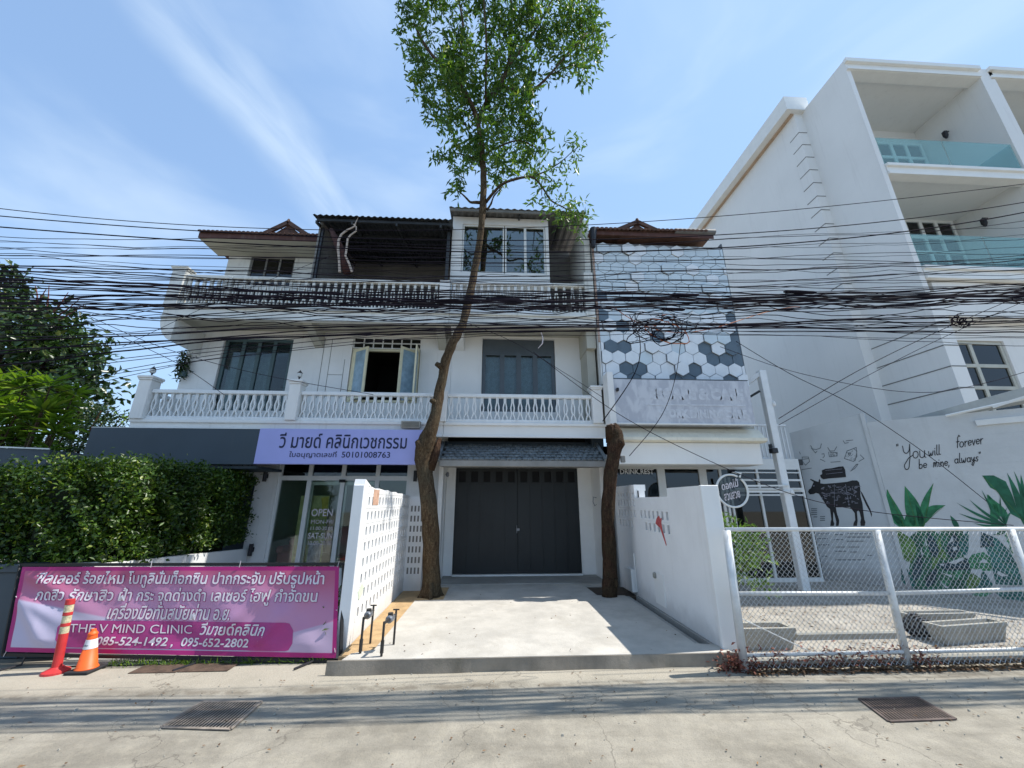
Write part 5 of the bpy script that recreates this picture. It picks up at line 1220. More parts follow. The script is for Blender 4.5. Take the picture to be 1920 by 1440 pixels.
# keep above the sloping garden wall
P = np.concatenate(parts_+[tp]); n = len(P)
out = np.zeros((n, 3)); out[:30000] = (0, -1, .5); out[30000:58000] = (1, -.2, .5); out[58000:] = (0, 0, 1)
D = out*.7+rng.normal(size=(n, 3))*.7; Nn = out+rng.normal(size=(n, 3))*.6+np.array([0, 0, .5])
kp_ = (np.sin(P[:, 0]*5.1+P[:, 1]*3.7)*np.sin(P[:, 2]*6.3+P[:, 1]*4.4)+np.sin(P[:, 0]*11+P[:, 2]*9)*.6+rng.normal(0, .5, n)) > -.55
P, D, Nn = P[kp_], D[kp_], Nn[kp_]; n = len(P)
leaf_obj('foliage', P, D, Nn, rng.uniform(.04, .095, n), rng.uniform(.028, .05, n), 'leaf_hedge', HG, kind='stuff')
# upright shoots
sh_n = 60; P = []; D = []
for _ in range(sh_n):
    u = rng.random(); base = np.array([-5.65-.25*u, 6.3+3.4*u, 2.4]) if rng.random() < .5 else np.array([rng.uniform(-9, -5.6), 6.3, 2.28]); hgt = rng.uniform(.08, .34)
    for q in range(12): P.append(base+np.array([rng.normal(0, .03), rng.normal(0, .03), hgt*q/12])); D.append([rng.normal(), rng.normal(), .9])
P = np.array(P); D = np.array(D); leaf_obj('shoots', P, D, rdir(len(P), .5), rng.uniform(.05, .08, len(P)), rng.uniform(.025, .04, len(P)), 'leaf_hedge', HG, kind='stuff')

# navy structure behind the hedge at far left
NV = thing('canopy_roof', 'dark slate canopy edge behind the hedge at the far left', 'canopy', (-12, 9.5, 2.8))
MB().hexa([(-16, 9.5, 2.6), (-10.2, 9.5, 2.45), (-10.2, 11, 2.45), (-16, 11, 2.6), (-16, 9.5, 3.25), (-10.2, 9.5, 3.05), (-10.2, 11, 3.05), (-16, 11, 3.25)]).build('panel', 'navy', NV)
MB().bar((-16, 9.48, 3.27), (-10.2, 9.48, 3.07), .03).build('edge_trim', 'alu', NV)
for x in (-14, -10.6): MB().tube([(x, 10.5, 0), (x, 10.5, 2.5)], .05, 8).build('post', 'navy', NV)

# ------------------------------------------------------------------ trees
def cluster_leaves(C, Rr, n, L, W_, droop=-.5, twigs=7):
    """leaves on short twigs scattered in an ellipsoid"""
    nt = max(1, n//twigs); d = rng.normal(size=(nt, 3)); d /= np.linalg.norm(d, axis=1, keepdims=True)
    base = np.array(C)+d*(rng.random((nt, 1))**.45)*np.array(Rr)
    tdir = d*.6+rng.normal(size=(nt, 3))*.6+np.array([0, 0, droop]); tdir /= np.linalg.norm(tdir, axis=1, keepdims=True)
    P = []; D = []
    for q in range(twigs):
        side = rng.normal(size=(nt, 3))*.8; P.append(base+tdir*(q/twigs)*L*2.6); D.append(tdir*.7+side)
    P = np.concatenate(P); D = np.concatenate(D); m_ = len(P)
    return P, D, rng.normal(size=(m_, 3))+np.array([0, 0, .9]), rng.uniform(.7, 1.25, m_)*L, rng.uniform(.75, 1.2, m_)*W_

TR = thing('street_tree', 'tall leafy street tree with bent brown trunk rising past the balconies beside the gate', 'tree', tuple(G(808, 1117, .13)))
TY = 8.5
def tp_(zx, zy, dy=0.0): return F(740+zx/3.273, zy/3.273, TY+dy)
def pw(px, Y): return px*Y  # unused
path = [(808, 1120, 24), (809, 1095, 21), (808, 1040, 20), (807, 980, 19), (802, 930, 18), (797, 890, 18), (795, 862, 20), (797, 838, 22), (806, 812, 18), (815, 785, 13), (822, 745, 12), (829, 710, 12), (836, 675, 11.5), (850, 640, 11), (866, 610, 10.5), (877, 570, 10), (888, 520, 9.5), (897, 470, 9), (903, 420, 8.5), (906, 370, 8), (907, 330, 7.5), (905, 300, 7), (902, 265, 6.5), (896, 230, 6)]
def pxr(P, r_): return r_*((P-Vector((0, 0, CAM_H))).dot(_M @ Vector((0, 0, -1))))/FPX
pts = []; rad = []
for i, (x, y, r_) in enumerate(path):
    P = F(x, y, TY-.02+.05*math.sin(i*1.3)); pts.append(P); rad.append(pxr(P, r_)*(.80 if y > 700 else .74)*(1+.04*math.sin(i*2.1)))
pts[0].z = .10
# resample smoothly
def smooth(pts, rad, k_=3):
    P, Rr = [], []
    for i in range(len(pts)-1):
        p0, p1, p2, p3 = pts[max(i-1, 0)], pts[i], pts[i+1], pts[min(i+2, len(pts)-1)]
        for j in range(k_):
            t_ = j/k_; P.append(.5*((2*p1)+(-p0+p2)*t_+(2*p0-5*p1+4*p2-p3)*t_*t_+(-p0+3*p1-3*p2+p3)*t_**3)); Rr.append(rad[i]*(1-t_)+rad[i+1]*t_)
    return P+[pts[-1]], Rr+[rad[-1]]
sp, sr = smooth(pts, rad)
def knobbly(mb, am=.05):
    from mathutils import noise as nz
    out = []
    for v in mb.v:
        q = Vector(v); n_ = nz.noise(q*6)*am*.6+nz.noise(q*17)*am*.3; out.append(tuple(q+Vector((n_, nz.noise(q*6+Vector((5, 1, 3)))*am*.5, 0))))
    mb.v = out; return mb
knobbly(MB().tube(sp, sr, 14), .05).build('trunk', 'bark', TR, smooth=True)
# knot, stub and root flare
kp = F(787, 830, TY-.1); knobbly(MB().tube([F(800, 850, TY), F(790, 838, TY-.12), F(783, 826, TY-.2)], [.13, .12, .06], 9), .05).build('stub', 'bark', TR, smooth=True)
kp = F(825, 838, TY); knobbly(MB().tube([F(805, 880, TY), F(818, 850, TY-.02), F(824, 822, TY)], [.11, .09, .04], 8), .04).build('stub', 'bark_d', TR, smooth=True)
for (x, y) in ((822, 758), (832, 690)): knobbly(MB().tube([F(x, y, TY), F(x-14, y-8, TY-.15)], [.09, .05], 7), .02).build('stub', 'bark', TR, smooth=True)
for an in (0.4, 1.9, 3.4, 4.8): MB().tube([(pts[0].x+.08*math.cos(an), pts[0].y+.08*math.sin(an), .38), (pts[0].x+.19*math.cos(an), pts[0].y+.19*math.sin(an), .15), (pts[0].x+.27*math.cos(an), pts[0].y+.27*math.sin(an), .10)], [.07, .05, .02], 7).build('root', 'bark', TR, smooth=True)
br = [([(515, 760), (470, 640), (380, 500), (290, 400), (200, 300), (120, 150)], 5.5, -.6), ([(510, 750), (560, 640), (640, 520), (700, 400), (705, 250), (720, 100), (700, -120)], 5.5, .4),
      ([(640, 520), (760, 560), (850, 550), (950, 460), (1060, 330), (1180, 200)], 3.2, -.3), ([(560, 1240), (600, 1190), (660, 1130), (740, 1100), (840, 1085), (900, 1140), (960, 1230), (1050, 1280)], 3.4, -.8),
      ([(565, 1290), (590, 1250), (612, 1200), (655, 1150)], 2.4, -.3), ([(540, 1245), (500, 1242), (465, 1240), (430, 1205), (385, 1170)], 3.2, -.3), ([(840, 1085), (930, 1050), (1010, 1000), (1120, 905)], 1.6, -.9),
      ([(700, 400), (820, 250), (900, 120), (1000, -60)], 3, .6), ([(380, 500), (400, 330), (420, 160), (380, -60)], 3, .3), ([(545, 920), (480, 860), (420, 740), (330, 650)], 2.6, .5), ([(535, 960), (640, 900), (760, 860), (860, 900)], 2.2, -.4), ([(540, 990), (460, 960), (340, 930)], 1.8, .4),
      ([(560, 640), (560, 400), (560, 200), (540, -80)], 3, -.9), ([(960, 460), (1080, 400), (1140, 420)], 1.2, -.4), ([(900, 1140), (905, 1200)], 1.2, -.8), ([(1050, 1280), (1120, 1310), (1190, 1350)], 1.2, -.8)]
for l, r_, dy in br:
    P = [tp_(x, y, dy*min(1, i/3)) for i, (x, y) in enumerate(l)]; Rr = [pxr(p_, r_)*(1-.75*i/len(l)) for i, p_ in enumerate(P)]
    P, Rr = smooth(P, Rr, 3); knobbly(MB().tube(P, Rr, 6), .03).build('branch', 'bark', TR, smooth=True)
CL = [(110, 60, 70), (200, 110, 80), (120, 220, 70), (200, 260, 80), (160, 330, 60), (150, 430, 70), (200, 480, 70), (190, 590, 60), (230, 640, 40), (350, 20, 60), (420, 60, 50),
      (390, 260, 90), (340, 350, 90), (420, 370, 90), (330, 460, 90), (430, 480, 80), (380, 560, 90), (330, 680, 70), (360, 740, 60), (450, 620, 70), (540, 560, 70), (290, 720, 40),
      (560, 60, 80), (620, 120, 80), (540, 160, 50), (700, 60, 90), (660, 180, 70), (760, 150, 80), (840, 60, 80), (860, 160, 70), (740, 260, 60), (800, 330, 80), (700, 350, 80), (620, 350, 60), (560, 330, 50), (680, 440, 80), (780, 440, 70), (840, 480, 60),
      (930, 120, 80), (980, 170, 80), (1000, 60, 50), (1080, 60, 90), (1170, 60, 80), (1080, 150, 80), (1180, 140, 80), (1230, 220, 70), (1150, 270, 80), (1240, 290, 50), (1000, 370, 60), (1060, 330, 60), (980, 440, 40), (1140, 420, 45), (920, 240, 60),
      (620, 560, 70), (700, 560, 80), (790, 560, 70), (700, 660, 90), (780, 640, 70), (620, 700, 60), (690, 760, 80), (560, 720, 60), (480, 760, 50), (590, 830, 60), (500, 840, 60),
      (330, 930, 55), (400, 900, 55), (430, 960, 60), (480, 900, 60), (560, 900, 70), (620, 920, 70), (650, 980, 60), (420, 1060, 45), (400, 1110, 35), (590, 1070, 50), (590, 1120, 30), (385, 1160, 18),
      (800, 780, 70), (850, 800, 60), (880, 770, 40), (780, 870, 70), (860, 900, 60), (800, 960, 60), (860, 990, 50), (780, 1040, 25)]
CP = [(1120, 910, 45), (1090, 960, 28), (1020, 990, 35), (960, 1030, 35), (1000, 1090, 28), (900, 1080, 38), (900, 1160, 45), (920, 1200, 30), (980, 1260, 35), (1040, 1250, 45), (1000, 1300, 45), (1130, 1240, 35), (1120, 1310, 45), (1190, 1350, 28), (1100, 1370, 35), (960, 1290, 28)]
CL += [(x, -90+random.uniform(-50, 50), 90) for x in range(120, 1240, 110)]+[(x, -260+random.uniform(-50, 50), 90) for x in range(250, 1100, 130)]
acc = []
for x, y, r_ in CL:
    C = tp_(x, y, random.uniform(-1.0, 1.0)); rw = pxr(C, r_/3.273)*.78
    acc.append(cluster_leaves(C, (rw, rw*1.1, rw), int(random.uniform(90, 235)*(r_/70)**2), .19, .068, -.9, 8))
acc = [np.concatenate(a_) for a_ in zip(*acc)]; leaf_obj('crown', *acc, 'leaf_tree', TR)
acc = []
for x, y, r_ in CP:
    C = tp_(x, y, -.8); rw = pxr(C, r_/3.273)*.8; acc.append(cluster_leaves(C, (rw, rw, rw), int(34*(r_/35)**2), .17, .055, -.5, 6))
acc = [np.concatenate(a_) for a_ in zip(*acc)]; leaf_obj('crown', *acc, 'leaf_pale', TR, label='sparse pale leaves on the low right branch')

T2 = thing('tree_stump', 'tall dark cut-off trunk with a knotted top standing beside the right driveway wall', 'tree', tuple(G(1142, 1120, .12)))
SY = 8.25
path = [(1142, 1120, 17), (1143, 1080, 15.5), (1142, 1020, 15), (1140, 960, 15), (1144, 900, 14.5), (1150, 860, 14.5), (1153, 835, 16), (1155, 818, 16), (1150, 805, 14), (1146, 797, 11)]
pts = [F(x, y, SY+.03*math.sin(i)) for i, (x, y, r_) in enumerate(path)]; rad = [pxr(p_, q[2])*.84 for p_, q in zip(pts, path)]; pts[0].z = .08
sp, sr = smooth(pts, rad); knobbly(MB().tube(sp, sr, 14), .06).build('trunk', 'bark_d', T2, smooth=True)
knobbly(MB().tube([F(1152, 845, SY), F(1163, 830, SY-.1), F(1165, 815, SY-.1)], [.12, .10, .04], 8), .05).build('knot', 'bark_d', T2, smooth=True)
knobbly(MB().tube([F(1146, 830, SY), F(1143, 800, SY-.05), F(1141, 797, SY-.05)], [.10, .09, .07], 8), .04).build('knot', 'bark_d', T2, smooth=True)
_p = pts[-1]; MB().lathe((_p.x-.01, _p.y, _p.z-.01), [(.10, 0), (.105, .012), (.09, .02)], 11, (.2, .1)).build('sawn_face', 'branch', T2)
MB().cbox(*(lambda p_: (p_.x-.03, p_.x+.06, p_.y-.16, p_.y-.08, p_.z-.07, p_.z+.07))(F(1163, 862, SY))).build('tag', 'wallgrey', T2)
MB().cbox(*(lambda p_: (p_.x-.03, p_.x+.03, p_.y-.22, p_.y-.14, p_.z-.07, p_.z+.07))(F(1150, 1090, SY))).build('root', 'bark_d', T2)

# broadleaf tree, whorled shrubs and small conifer at the left
def tree(name, label, loc, crown, m, L, W_, per, trunk_r, droop=-.2, kind=None, twigs=5, extra=None):
    t_ = thing(name, label, 'tree', loc)
    cx = sum(c[0] for c in crown)/len(crown)
    zc = max(c[2] for c in crown)
    P = [Vector(loc), Vector((loc[0]+.1, loc[1], zc*.4)), Vector((cx, loc[1], zc*.75))]
    MB().tube(P, [trunk_r, trunk_r*.75, trunk_r*.3], 9).build('trunk', 'bark_d', t_, smooth=True)
    for i in range(5):
        c_ = crown[(i*3) % len(crown)]; MB().tube([P[1], (Vector(c_[:3])+P[1])/2+Vector((0, 0, .3)), Vector(c_[:3])], [trunk_r*.45, trunk_r*.3, .02], 6).build('branch', 'bark_d', t_, smooth=True)
    acc = []
    for x, y, z, r_ in crown: acc.append(cluster_leaves((x, y, z), (r_, r_, r_*.9), int(per*r_*r_), L, W_, droop, twigs))
    acc = [np.concatenate(a_) for a_ in zip(*acc)]; leaf_obj('crown', *acc, m, t_)
    return t_
BY = 13.5
def cr_px(l, Y): 
    out = []
    for x, y, r_ in l:
        P = F(x, y, Y+random.uniform(-.8, .8)); out.append((P.x, P.y, P.z, pxr(P, r_)))
    return out
cp_ = cr_px([(-60, 560, 60), (-20, 520, 38), (30, 570, 42), (10, 600, 45), (60, 620, 48), (110, 610, 38), (140, 640, 32), (90, 665, 45), (40, 680, 50), (150, 680, 38), (170, 655, 22), (110, 720, 45), (165, 725, 28), (60, 740, 50), (-40, 640, 60), (-50, 720, 60), (140, 760, 35), (210, 735, 11), (203, 752, 8), (12, 520, 16), (185, 700, 14)], BY)
BT = tree('broadleaf_tree', 'large dark glossy broadleaf tree at the left edge behind the hedge', (-15.5, BY, 0), cp_, 'leaf_dark', .26, .15, 620, .25)
b = MB()
for (x0, y0, x1, y1) in ((62, 575, 88, 540), (85, 590, 92, 535), (100, 585, 128, 548), (105, 595, 150, 560), (110, 600, 160, 570), (70, 570, 66, 535)): b.tube([F(x0, y0, 12.8), F((x0+x1)/2+2, (y0+y1)/2, 12.7), F(x1, y1, 12.7)], [.03, .02, .01], 5)
b.build('bare_twigs', 'twig', BT)
# core to keep the crown dark
def whorl(t_, C, n, L, m, up=.35):
    an = rng.uniform(0, 2*math.pi, n); el = rng.uniform(-.35, .95, n)
    D = np.stack([np.cos(an)*np.cos(el), np.sin(an)*np.cos(el), np.sin(el)+up*.2], 1); P = np.repeat(np.array(C)[None], n, 0)+D*.03
    return P, D, np.repeat(np.array([[0, 0, 1.]]), n, 0)+rng.normal(size=(n, 3))*.25, rng.uniform(.75, 1.1, n)*L, rng.uniform(.9, 1.1, n)*L*.2
def whorl_shrub(label, l, Y, base):
    t_ = thing('whorled_shrub', label, 'shrub', base, 'whorled green shrubs behind the hedge'); acc = []; cs = []
    for x, y, n, L in l:
        C = F(x, y, Y+random.uniform(-.5, .5)); cs.append(C); acc.append(whorl(t_, C, n, L, None))
    for C in cs: MB().tube([Vector(base), (Vector(base)+C)/2+Vector((0, 0, .1)), C], [.05, .03, .015], 5).build('stem', 'bark', t_)
    acc = [np.concatenate(a_) for a_ in zip(*acc)]; leaf_obj('foliage', *acc, 'leaf_palm', t_)
whorl_shrub('bright whorled shrub at the left edge below the dark tree', [(45, 730, 42, .62), (10, 745, 36, .6), (70, 760, 34, .55), (-10, 800, 36, .6), (10, 830, 34, .6), (30, 780, 30, .5), (0, 715, 26, .5), (60, 715, 26, .5), (20, 765, 30, .5), (-20, 760, 30, .6), (30, 820, 30, .5)], 10.2, (-12.6, 10.3, 0))
whorl_shrub('bright whorled shrub with drooping fronds between the dark tree and the slate fascia', [(80, 775, 40, .6), (120, 760, 34, .5), (105, 815, 34, .5), (75, 835, 30, .45), (95, 725, 30, .5), (140, 740, 26, .45), (60, 800, 30, .5), (110, 790, 28, .45), (130, 800, 24, .4), (90, 850, 26, .4)], 9.9, (-11.2, 9.9, 0))
cp_ = cr_px([(150, 770, 30), (175, 790, 26), (160, 815, 30), (190, 770, 18), (140, 840, 34), (205, 790, 18), (100, 850, 40), (50, 860, 44), (0, 855, 44)], 12)
tree('small_dark_tree', 'dark fine-leaved tree just left of the slate fascia board', (-12.6, 12.2, 0), cp_, 'leaf_dark', .13, .05, 1500, .12)
cp_ = cr_px([(225, 785, 20), (245, 775, 14), (235, 800, 18), (205, 770, 12), (252, 795, 12)], 16)
tree('far_green_tree', 'small sunlit yellow-green tree seen between the dark tree and the balcony end', (-16.2, 16, 0), cp_, 'leaf_palm', .16, .07, 420, .12)

# bush by the fence, behind the right driveway wall
BS = thing('bush', 'leafy yellow-green bush behind the fence post beside the right driveway wall', 'bush', tuple(G(1385, 1140, .03)))
acc = []
for x, y, r_, Y in ((1350, 985, 8, 6.2), (1375, 1005, 16, 6.3), (1395, 1030, 20, 6.3), (1385, 1050, 20, 6.2), (1350, 1035, 8, 6.1), (1408, 1015, 12, 6.4), (1380, 1075, 14, 6.2), (1352, 1080, 7, 6.0), (1420, 1045, 8, 6.3), (1430, 1095, 5, 6.6)):
    C = F(x, y, Y); rw = pxr(C, r_); acc.append(cluster_leaves(C, (rw, rw, rw), int(26+r_*9), .10, .035, .3, 4))
acc = [np.concatenate(a_) for a_ in zip(*acc)]; leaf_obj('foliage', *acc, 'leaf_pale', BS)
for (x, y) in ((1375, 1010), (1395, 1035), (1352, 1000), (1410, 1020)): MB().tube([G(1385, 1145, .03), F(1385, 1090, 6.2), F(x, y, 6.2)], [.014, .01, .004], 5).build('stem', 'bark', BS)
# weeds at the foot of the vent wall
WD = thing('weed', 'small weed with pale tendrils growing between the banner and the vent-block wall', 'plant', (-2.2, 6.0, 0))
acc = cluster_leaves((-2.15, 6.0, .45), (.14, .2, .35), 130, .08, .03, .2, 4); leaf_obj('foliage', *acc, 'leaf_pale', WD)
for i in range(4): MB().tube([(-2.1, 6.0, 0), (-2.1+.1*i-.2, 6.0-.05*i, .35), (-2.1+.12*i-.22, 5.95-.05*i, .7)], .006, 4).build('stem', 'leaf_pale', WD)

# dead branch pair on the upper balcony
DB = thing('dead_branch', 'pair of bleached dead branches standing on the top balcony by the dark canopy', 'branch', tuple(F(650, 505, 8.95)))
MB().tube([F(x, y, 8.9) for x, y in ((637, 510), (636, 490), (634, 465), (635, 450), (640, 440), (650, 432), (664, 425), (668, 415), (672, 407))], [.035, .03, .035, .03, .028, .026, .02, .012, .006], 6).build('branch', 'branch', DB)
MB().tube([F(x, y, 8.8) for x, y in ((660, 510), (655, 495), (648, 480), (650, 465), (652, 448), (657, 441), (668, 433), (668, 425), (662, 420))], [.03, .03, .028, .026, .024, .022, .018, .014, .008], 6).build('branch', 'branch', DB)
knobbly(MB().tube([F(x, y, 9.05) for x, y in ((650, 512), (645, 490), (640, 470), (632, 452), (622, 430))], [.10, .13, .12, .10, .05], 8), .08).build('vine_mass', mat('dark_red_vine', (.06, .025, .02), .9, .4, 12), DB, smooth=True)

# ------------------------------------------------------------------ banner on its frame
BN = thing('banner', 'pink and magenta vinyl banner with white Thai lettering leaning on a black frame', 'banner', (-3.9, 5.7, 0))
# corners (bottom slightly nearer than the top)
bl, brn, tl_, tr_ = F(10, 1222, 5.74), F(630, 1234, 5.66), F(42, 1063, 5.93), F(636, 1062, 5.86)
def BP(u, v, off=0.0):
    P = (bl*(1-u)+brn*u)*(1-v)+(tl_*(1-u)+tr_*u)*v; return P+BNn*(off+wr(u, v))
BNn = ((brn-bl).cross(tl_-bl)).normalized()
if BNn.y > 0: BNn = -BNn
def wr(u, v):
    w_ = .014*math.sin(u*9+v*3)+.007*math.sin(u*23-v*5)+.005*math.sin(u*41+v*13)
    for (cu, cv, ang, am) in ((0, .62, -.9, .028), (0, .62, -.45, .02), (0, .95, -.5, .02), (.60, .12, .75, .022), (.30, .98, -2.2, .012), (.75, .1, .9, .018), (.98, .98, -2.3, .016)):
        du, dv = (u-cu)*3.7, (v-cv); d_ = du*math.cos(ang)+dv*math.sin(ang); p_ = -du*math.sin(ang)+dv*math.cos(ang)
        if d_ > 0: w_ += 1.8*am*math.exp(-(p_/(.05+.06*d_))**2)*math.exp(-d_*.9)*math.sin(min(1, d_*6)*math.pi/2)
    return w_*min(1, 10*min(u+.02, 1.02-u))*min(1, 6*min(v+.03, 1.03-v))
nu, nv = 150, 44; me = bpy.data.meshes.new('vinyl_sheet'); off = Vector(LOC[BN.name])
me.from_pydata([tuple(BP(i/nu, j/nv)-off) for j in range(nv+1) for i in range(nu+1)], [], [(j*(nu+1)+i, j*(nu+1)+i+1, (j+1)*(nu+1)+i+1, (j+1)*(nu+1)+i) for j in range(nv) for i in range(nu)])
uvl = me.uv_layers.new(name='UVMap')
for p_ in me.polygons:
    for li in p_.loop_indices:
        vi = me.loops[li].vertex_index; uvl.data[li].uv = ((vi % (nu+1))/nu, (vi//(nu+1))/nv)
me.materials.append(M['banner']); me.shade_smooth(); o = bpy.data.objects.new('vinyl_sheet', me); col.objects.link(o); o.parent = BN; LOC[o.name] = tuple(off)
def on_banner(body, m, u0, u1, v0, v1, offset, shear, push, ref=None):
    me = text_mesh(body, 1.0, offset, 0, shear); co = np.empty(len(me.vertices)*3); me.vertices.foreach_get('co', co); co = co.reshape(-1, 3)
    if ref is None: ref = (co[:, 0].min(), co[:, 0].max(), co[:, 1].min(), co[:, 1].max())
    for v in me.vertices:
        a_ = u0+(u1-u0)*(v.co.x-ref[0])/(ref[1]-ref[0]); c_ = v0+(v1-v0)*(v.co.y-ref[2])/(ref[3]-ref[2]); v.co = BP(a_, c_, push)-off
    me.materials.clear(); me.materials.append(M[m]); o = bpy.data.objects.new('lettering', me); col.objects.link(o); o.parent = BN; LOC[o.name] = tuple(off); return ref
def loz(u0, u1, v0, v1, m, push=.002, n=26):
    b = MB(); asp = 3.9; r_ = (v1-v0)/2
    us_ = np.linspace(u0, u1, 60); o_ = 0
    for u in us_:
        e = min(u-u0, u1-u)*asp; h_ = r_ if e > r_*.6 else r_*(.45+.55*math.sqrt(max(0, 1-(1-e/(r_*.6))**2)))
        for j in range(9): b.v.append(tuple(BP(u, (v0+v1)/2+h_*(j/4-1), push)))
    for i in range(59):
        for j in range(8): a_ = i*9+j; b.f.append((a_, a_+9, a_+10, a_+1))
    return b.build('printed_lozenge', m, BN)
loz(.15, .865, .06, .36, 'magenta')
lines = [('ฟิลเลอร์ ร้อยไหม โบทูลินั่มท็อกซิน ปากกระจับ ปรับรูปหน้า', .055, .955, .74, .95, .12), ('กดสิว รักษาสิว ฝ้า กระ จุดด่างดำ เลเซอร์ ไฮฟู กำจัดขน', .06, .935, .54, .745, .12),
         ('เครื่องมือทันสมัยผ่าน อ.ย.', .285, .67, .375, .56, .25), ('THE V MIND CLINIC', .185, .55, .225, .32, .0), ('วีมายด์คลินิก', .575, .78, .215, .35, .25), ('085-524-1492 ,  095-652-2802', .27, .73, .075, .185, .2)]
for body, u0, u1, v0, v1, shr in lines:
    ref = on_banner(body, 'print_white', u0, u1, v0, v1, 0.0 if 'MIND' in body else .018, shr, .0065)
    on_banner(body, 'outline', u0, u1, v0, v1, .05, shr, .0042, ref)
fr_ = MB()
e = .02
for a_, c_ in (((-.012, -.03), (1.012, -.03)), ((-.012, 1.03), (1.012, 1.03)), ((-.012, -.03), (-.012, 1.03)), ((1.012, -.03), (1.012, 1.03))):
    pa, pb = [(bl*(1-u)+brn*u)*(1-v)+(tl_*(1-u)+tr_*u)*v - BNn*.025 for u, v in (a_, c_)]
    MB().bar(pa, pb, .035).build('frame', 'black', BN)
for u in (.06, .93, .58):
    ft = (bl*(1-u)+brn*u); MB().tube([ft-BNn*.02, ft+Vector((0, .0, -ft.z+.02)), ft+Vector((-.12, -.22, -ft.z+.015))], .013, 6).build('foot', 'iron', BN)
    tp2 = (tl_*(1-u)+tr_*u)*.8+(bl*(1-u)+brn*u)*.2; MB().tube([tp2-BNn*.04, (tp2.x, 6.1 if u > .2 else 5.93, .02)], .012, 6).build('strut', 'iron', BN)
for u, v in ((.0, .62), (.4, 1), (.68, 1), (1, .99), (1, .5), (1, .1), (0, 0)):
    p0 = BP(min(.995, max(.005, u)), min(.99, max(.01, v)), .008); d_ = Vector(((u-.5)*.03, 0, (v-.5)*.12)); MB().tube([p0, p0+d_+Vector((0, 0, .02 if v > .9 else 0))], .004, 4).build('tie', 'print_white', BN)

# rusty plate and dirt under the banner
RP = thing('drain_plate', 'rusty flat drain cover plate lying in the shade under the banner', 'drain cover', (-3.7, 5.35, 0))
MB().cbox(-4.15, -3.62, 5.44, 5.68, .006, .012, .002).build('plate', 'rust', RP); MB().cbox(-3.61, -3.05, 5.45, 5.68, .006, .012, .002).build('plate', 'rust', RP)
# cone
def gz(o, z=0): return (o[0], o[1], z)
cb_ = G(161, 1259, 0); CN = thing('traffic_cone', 'orange traffic cone with a white band on a black foot before the banner', 'cone', tuple(cb_))
c0 = (cb_.x, cb_.y, .008)
MB().cbox(cb_.x-.16, cb_.x+.16, cb_.y-.16, cb_.y+.16, .006, .045, .014).build('foot', 'rubber', CN)
prof = lambda z: .115-(z-.045)*.155
MB().lathe(c0, [(.135, .03), (.125, .05), (prof(.06), .06), (prof(.285), .285)], 24, (-.1, 0)).build('body', 'orange', CN, smooth=True)
MB().lathe(c0, [(prof(.285)+.002, .2855), (prof(.40)+.002, .40)], 24, (-.1, 0)).build('band', 'reflw', CN)
MB().lathe(c0, [(prof(.40), .4005), (prof(.455), .455), (prof(.455)+.006, .457), (prof(.47)+.006, .475), (.034, .50), (.028, .525)], 24, (-.1, 0)).build('tip', 'orange', CN)
lettering('safety', CN, 'ink', (cb_.x-.075, cb_.y-prof(.33)-.004, .325), (1, 0, 0), (0, .155, 1), .07, .028, .02)
for ch_ in CN.children: ch_.data.transform(Matrix.Scale(.82, 4))
# delineator post
pb_ = G(104, 1262, 0); DP = thing('bollard', 'red flexible plastic bollard with worn reflective bands standing left of the traffic cone', 'bollard', tuple(pb_))
ln = (-.10, 0)
MB().lathe((pb_.x, pb_.y, .006), [(.125, 0), (.12, .02), (.07, .045), (.052, .06)], 20).build('base', 'red', DP)
zz = [.06, .40, .475, .51, .59, .625, .705, .76]
for i in range(len(zz)-1):
    band = i % 2 == 1; MB().lathe((pb_.x, pb_.y, .006), [(.044-(0 if not band else .002), zz[i]+.0002), (.043-(0 if not band else .002), zz[i+1])], 18, ln).build('reflective_band' if band else 'tube', 'refl' if band else 'red', DP)

# water meters by the left wall
def meter(P1, P2, h, label, m='pipe'):
    t_ = thing('water_meter', label, 'meter', tuple(P1), 'water meters beside the left driveway wall'); P1 = Vector(P1); P2 = Vector(P2); up = Vector((0, 0, h)); z0 = Vector((0, 0, 0))
    MB().tube([P1, P1+up*.92, P1+up], [.015, .015, .014], 8).build('pipe', m, t_); MB().tube([P2, P2+up*1.0, P2+up*1.12], [.014, .014, .012], 8).build('pipe', m, t_)
    MB().tube([P1+Vector((0, 0, .03)), P1+Vector((0, 0, .16))], .022, 8).build('collar', m, t_)
    c1, c2 = P1+up*.95, P2+up*.95; MB().tube([c1, c1*.65+c2*.35], .018, 8).build('elbow', m, t_); MB().tube([c2, c2*.65+c1*.35], .018, 8).build('elbow', m, t_)
    mid_ = (c1+c2)/2; d_ = (c2-c1).normalized(); MB().tube([mid_-d_*.06, mid_-d_*.045, mid_+d_*.045, mid_+d_*.06], [.032, .046, .046, .032], 12).build('meter_body', 'brass', t_)
    MB().tube([mid_+Vector((0, 0, .035)), mid_+Vector((0, 0, .065))], .034, 12).build('dial_cover', 'pipe', t_)
    MB().bar(P2+up*1.1-Vector((.04, 0, 0)), P2+up*1.1+Vector((.04, 0, 0)), .014).build('valve_handle', m, t_)
meter(G(675, 1227, .135), G(694, 1206, .135), .40, 'dark water meter on two pipes against the left driveway wall', 'pipe')
meter(G(715, 1230, .15), G(738, 1208, .15), .36, 'water meter on two pipes standing on the concrete beside the first meter', 'pipe')

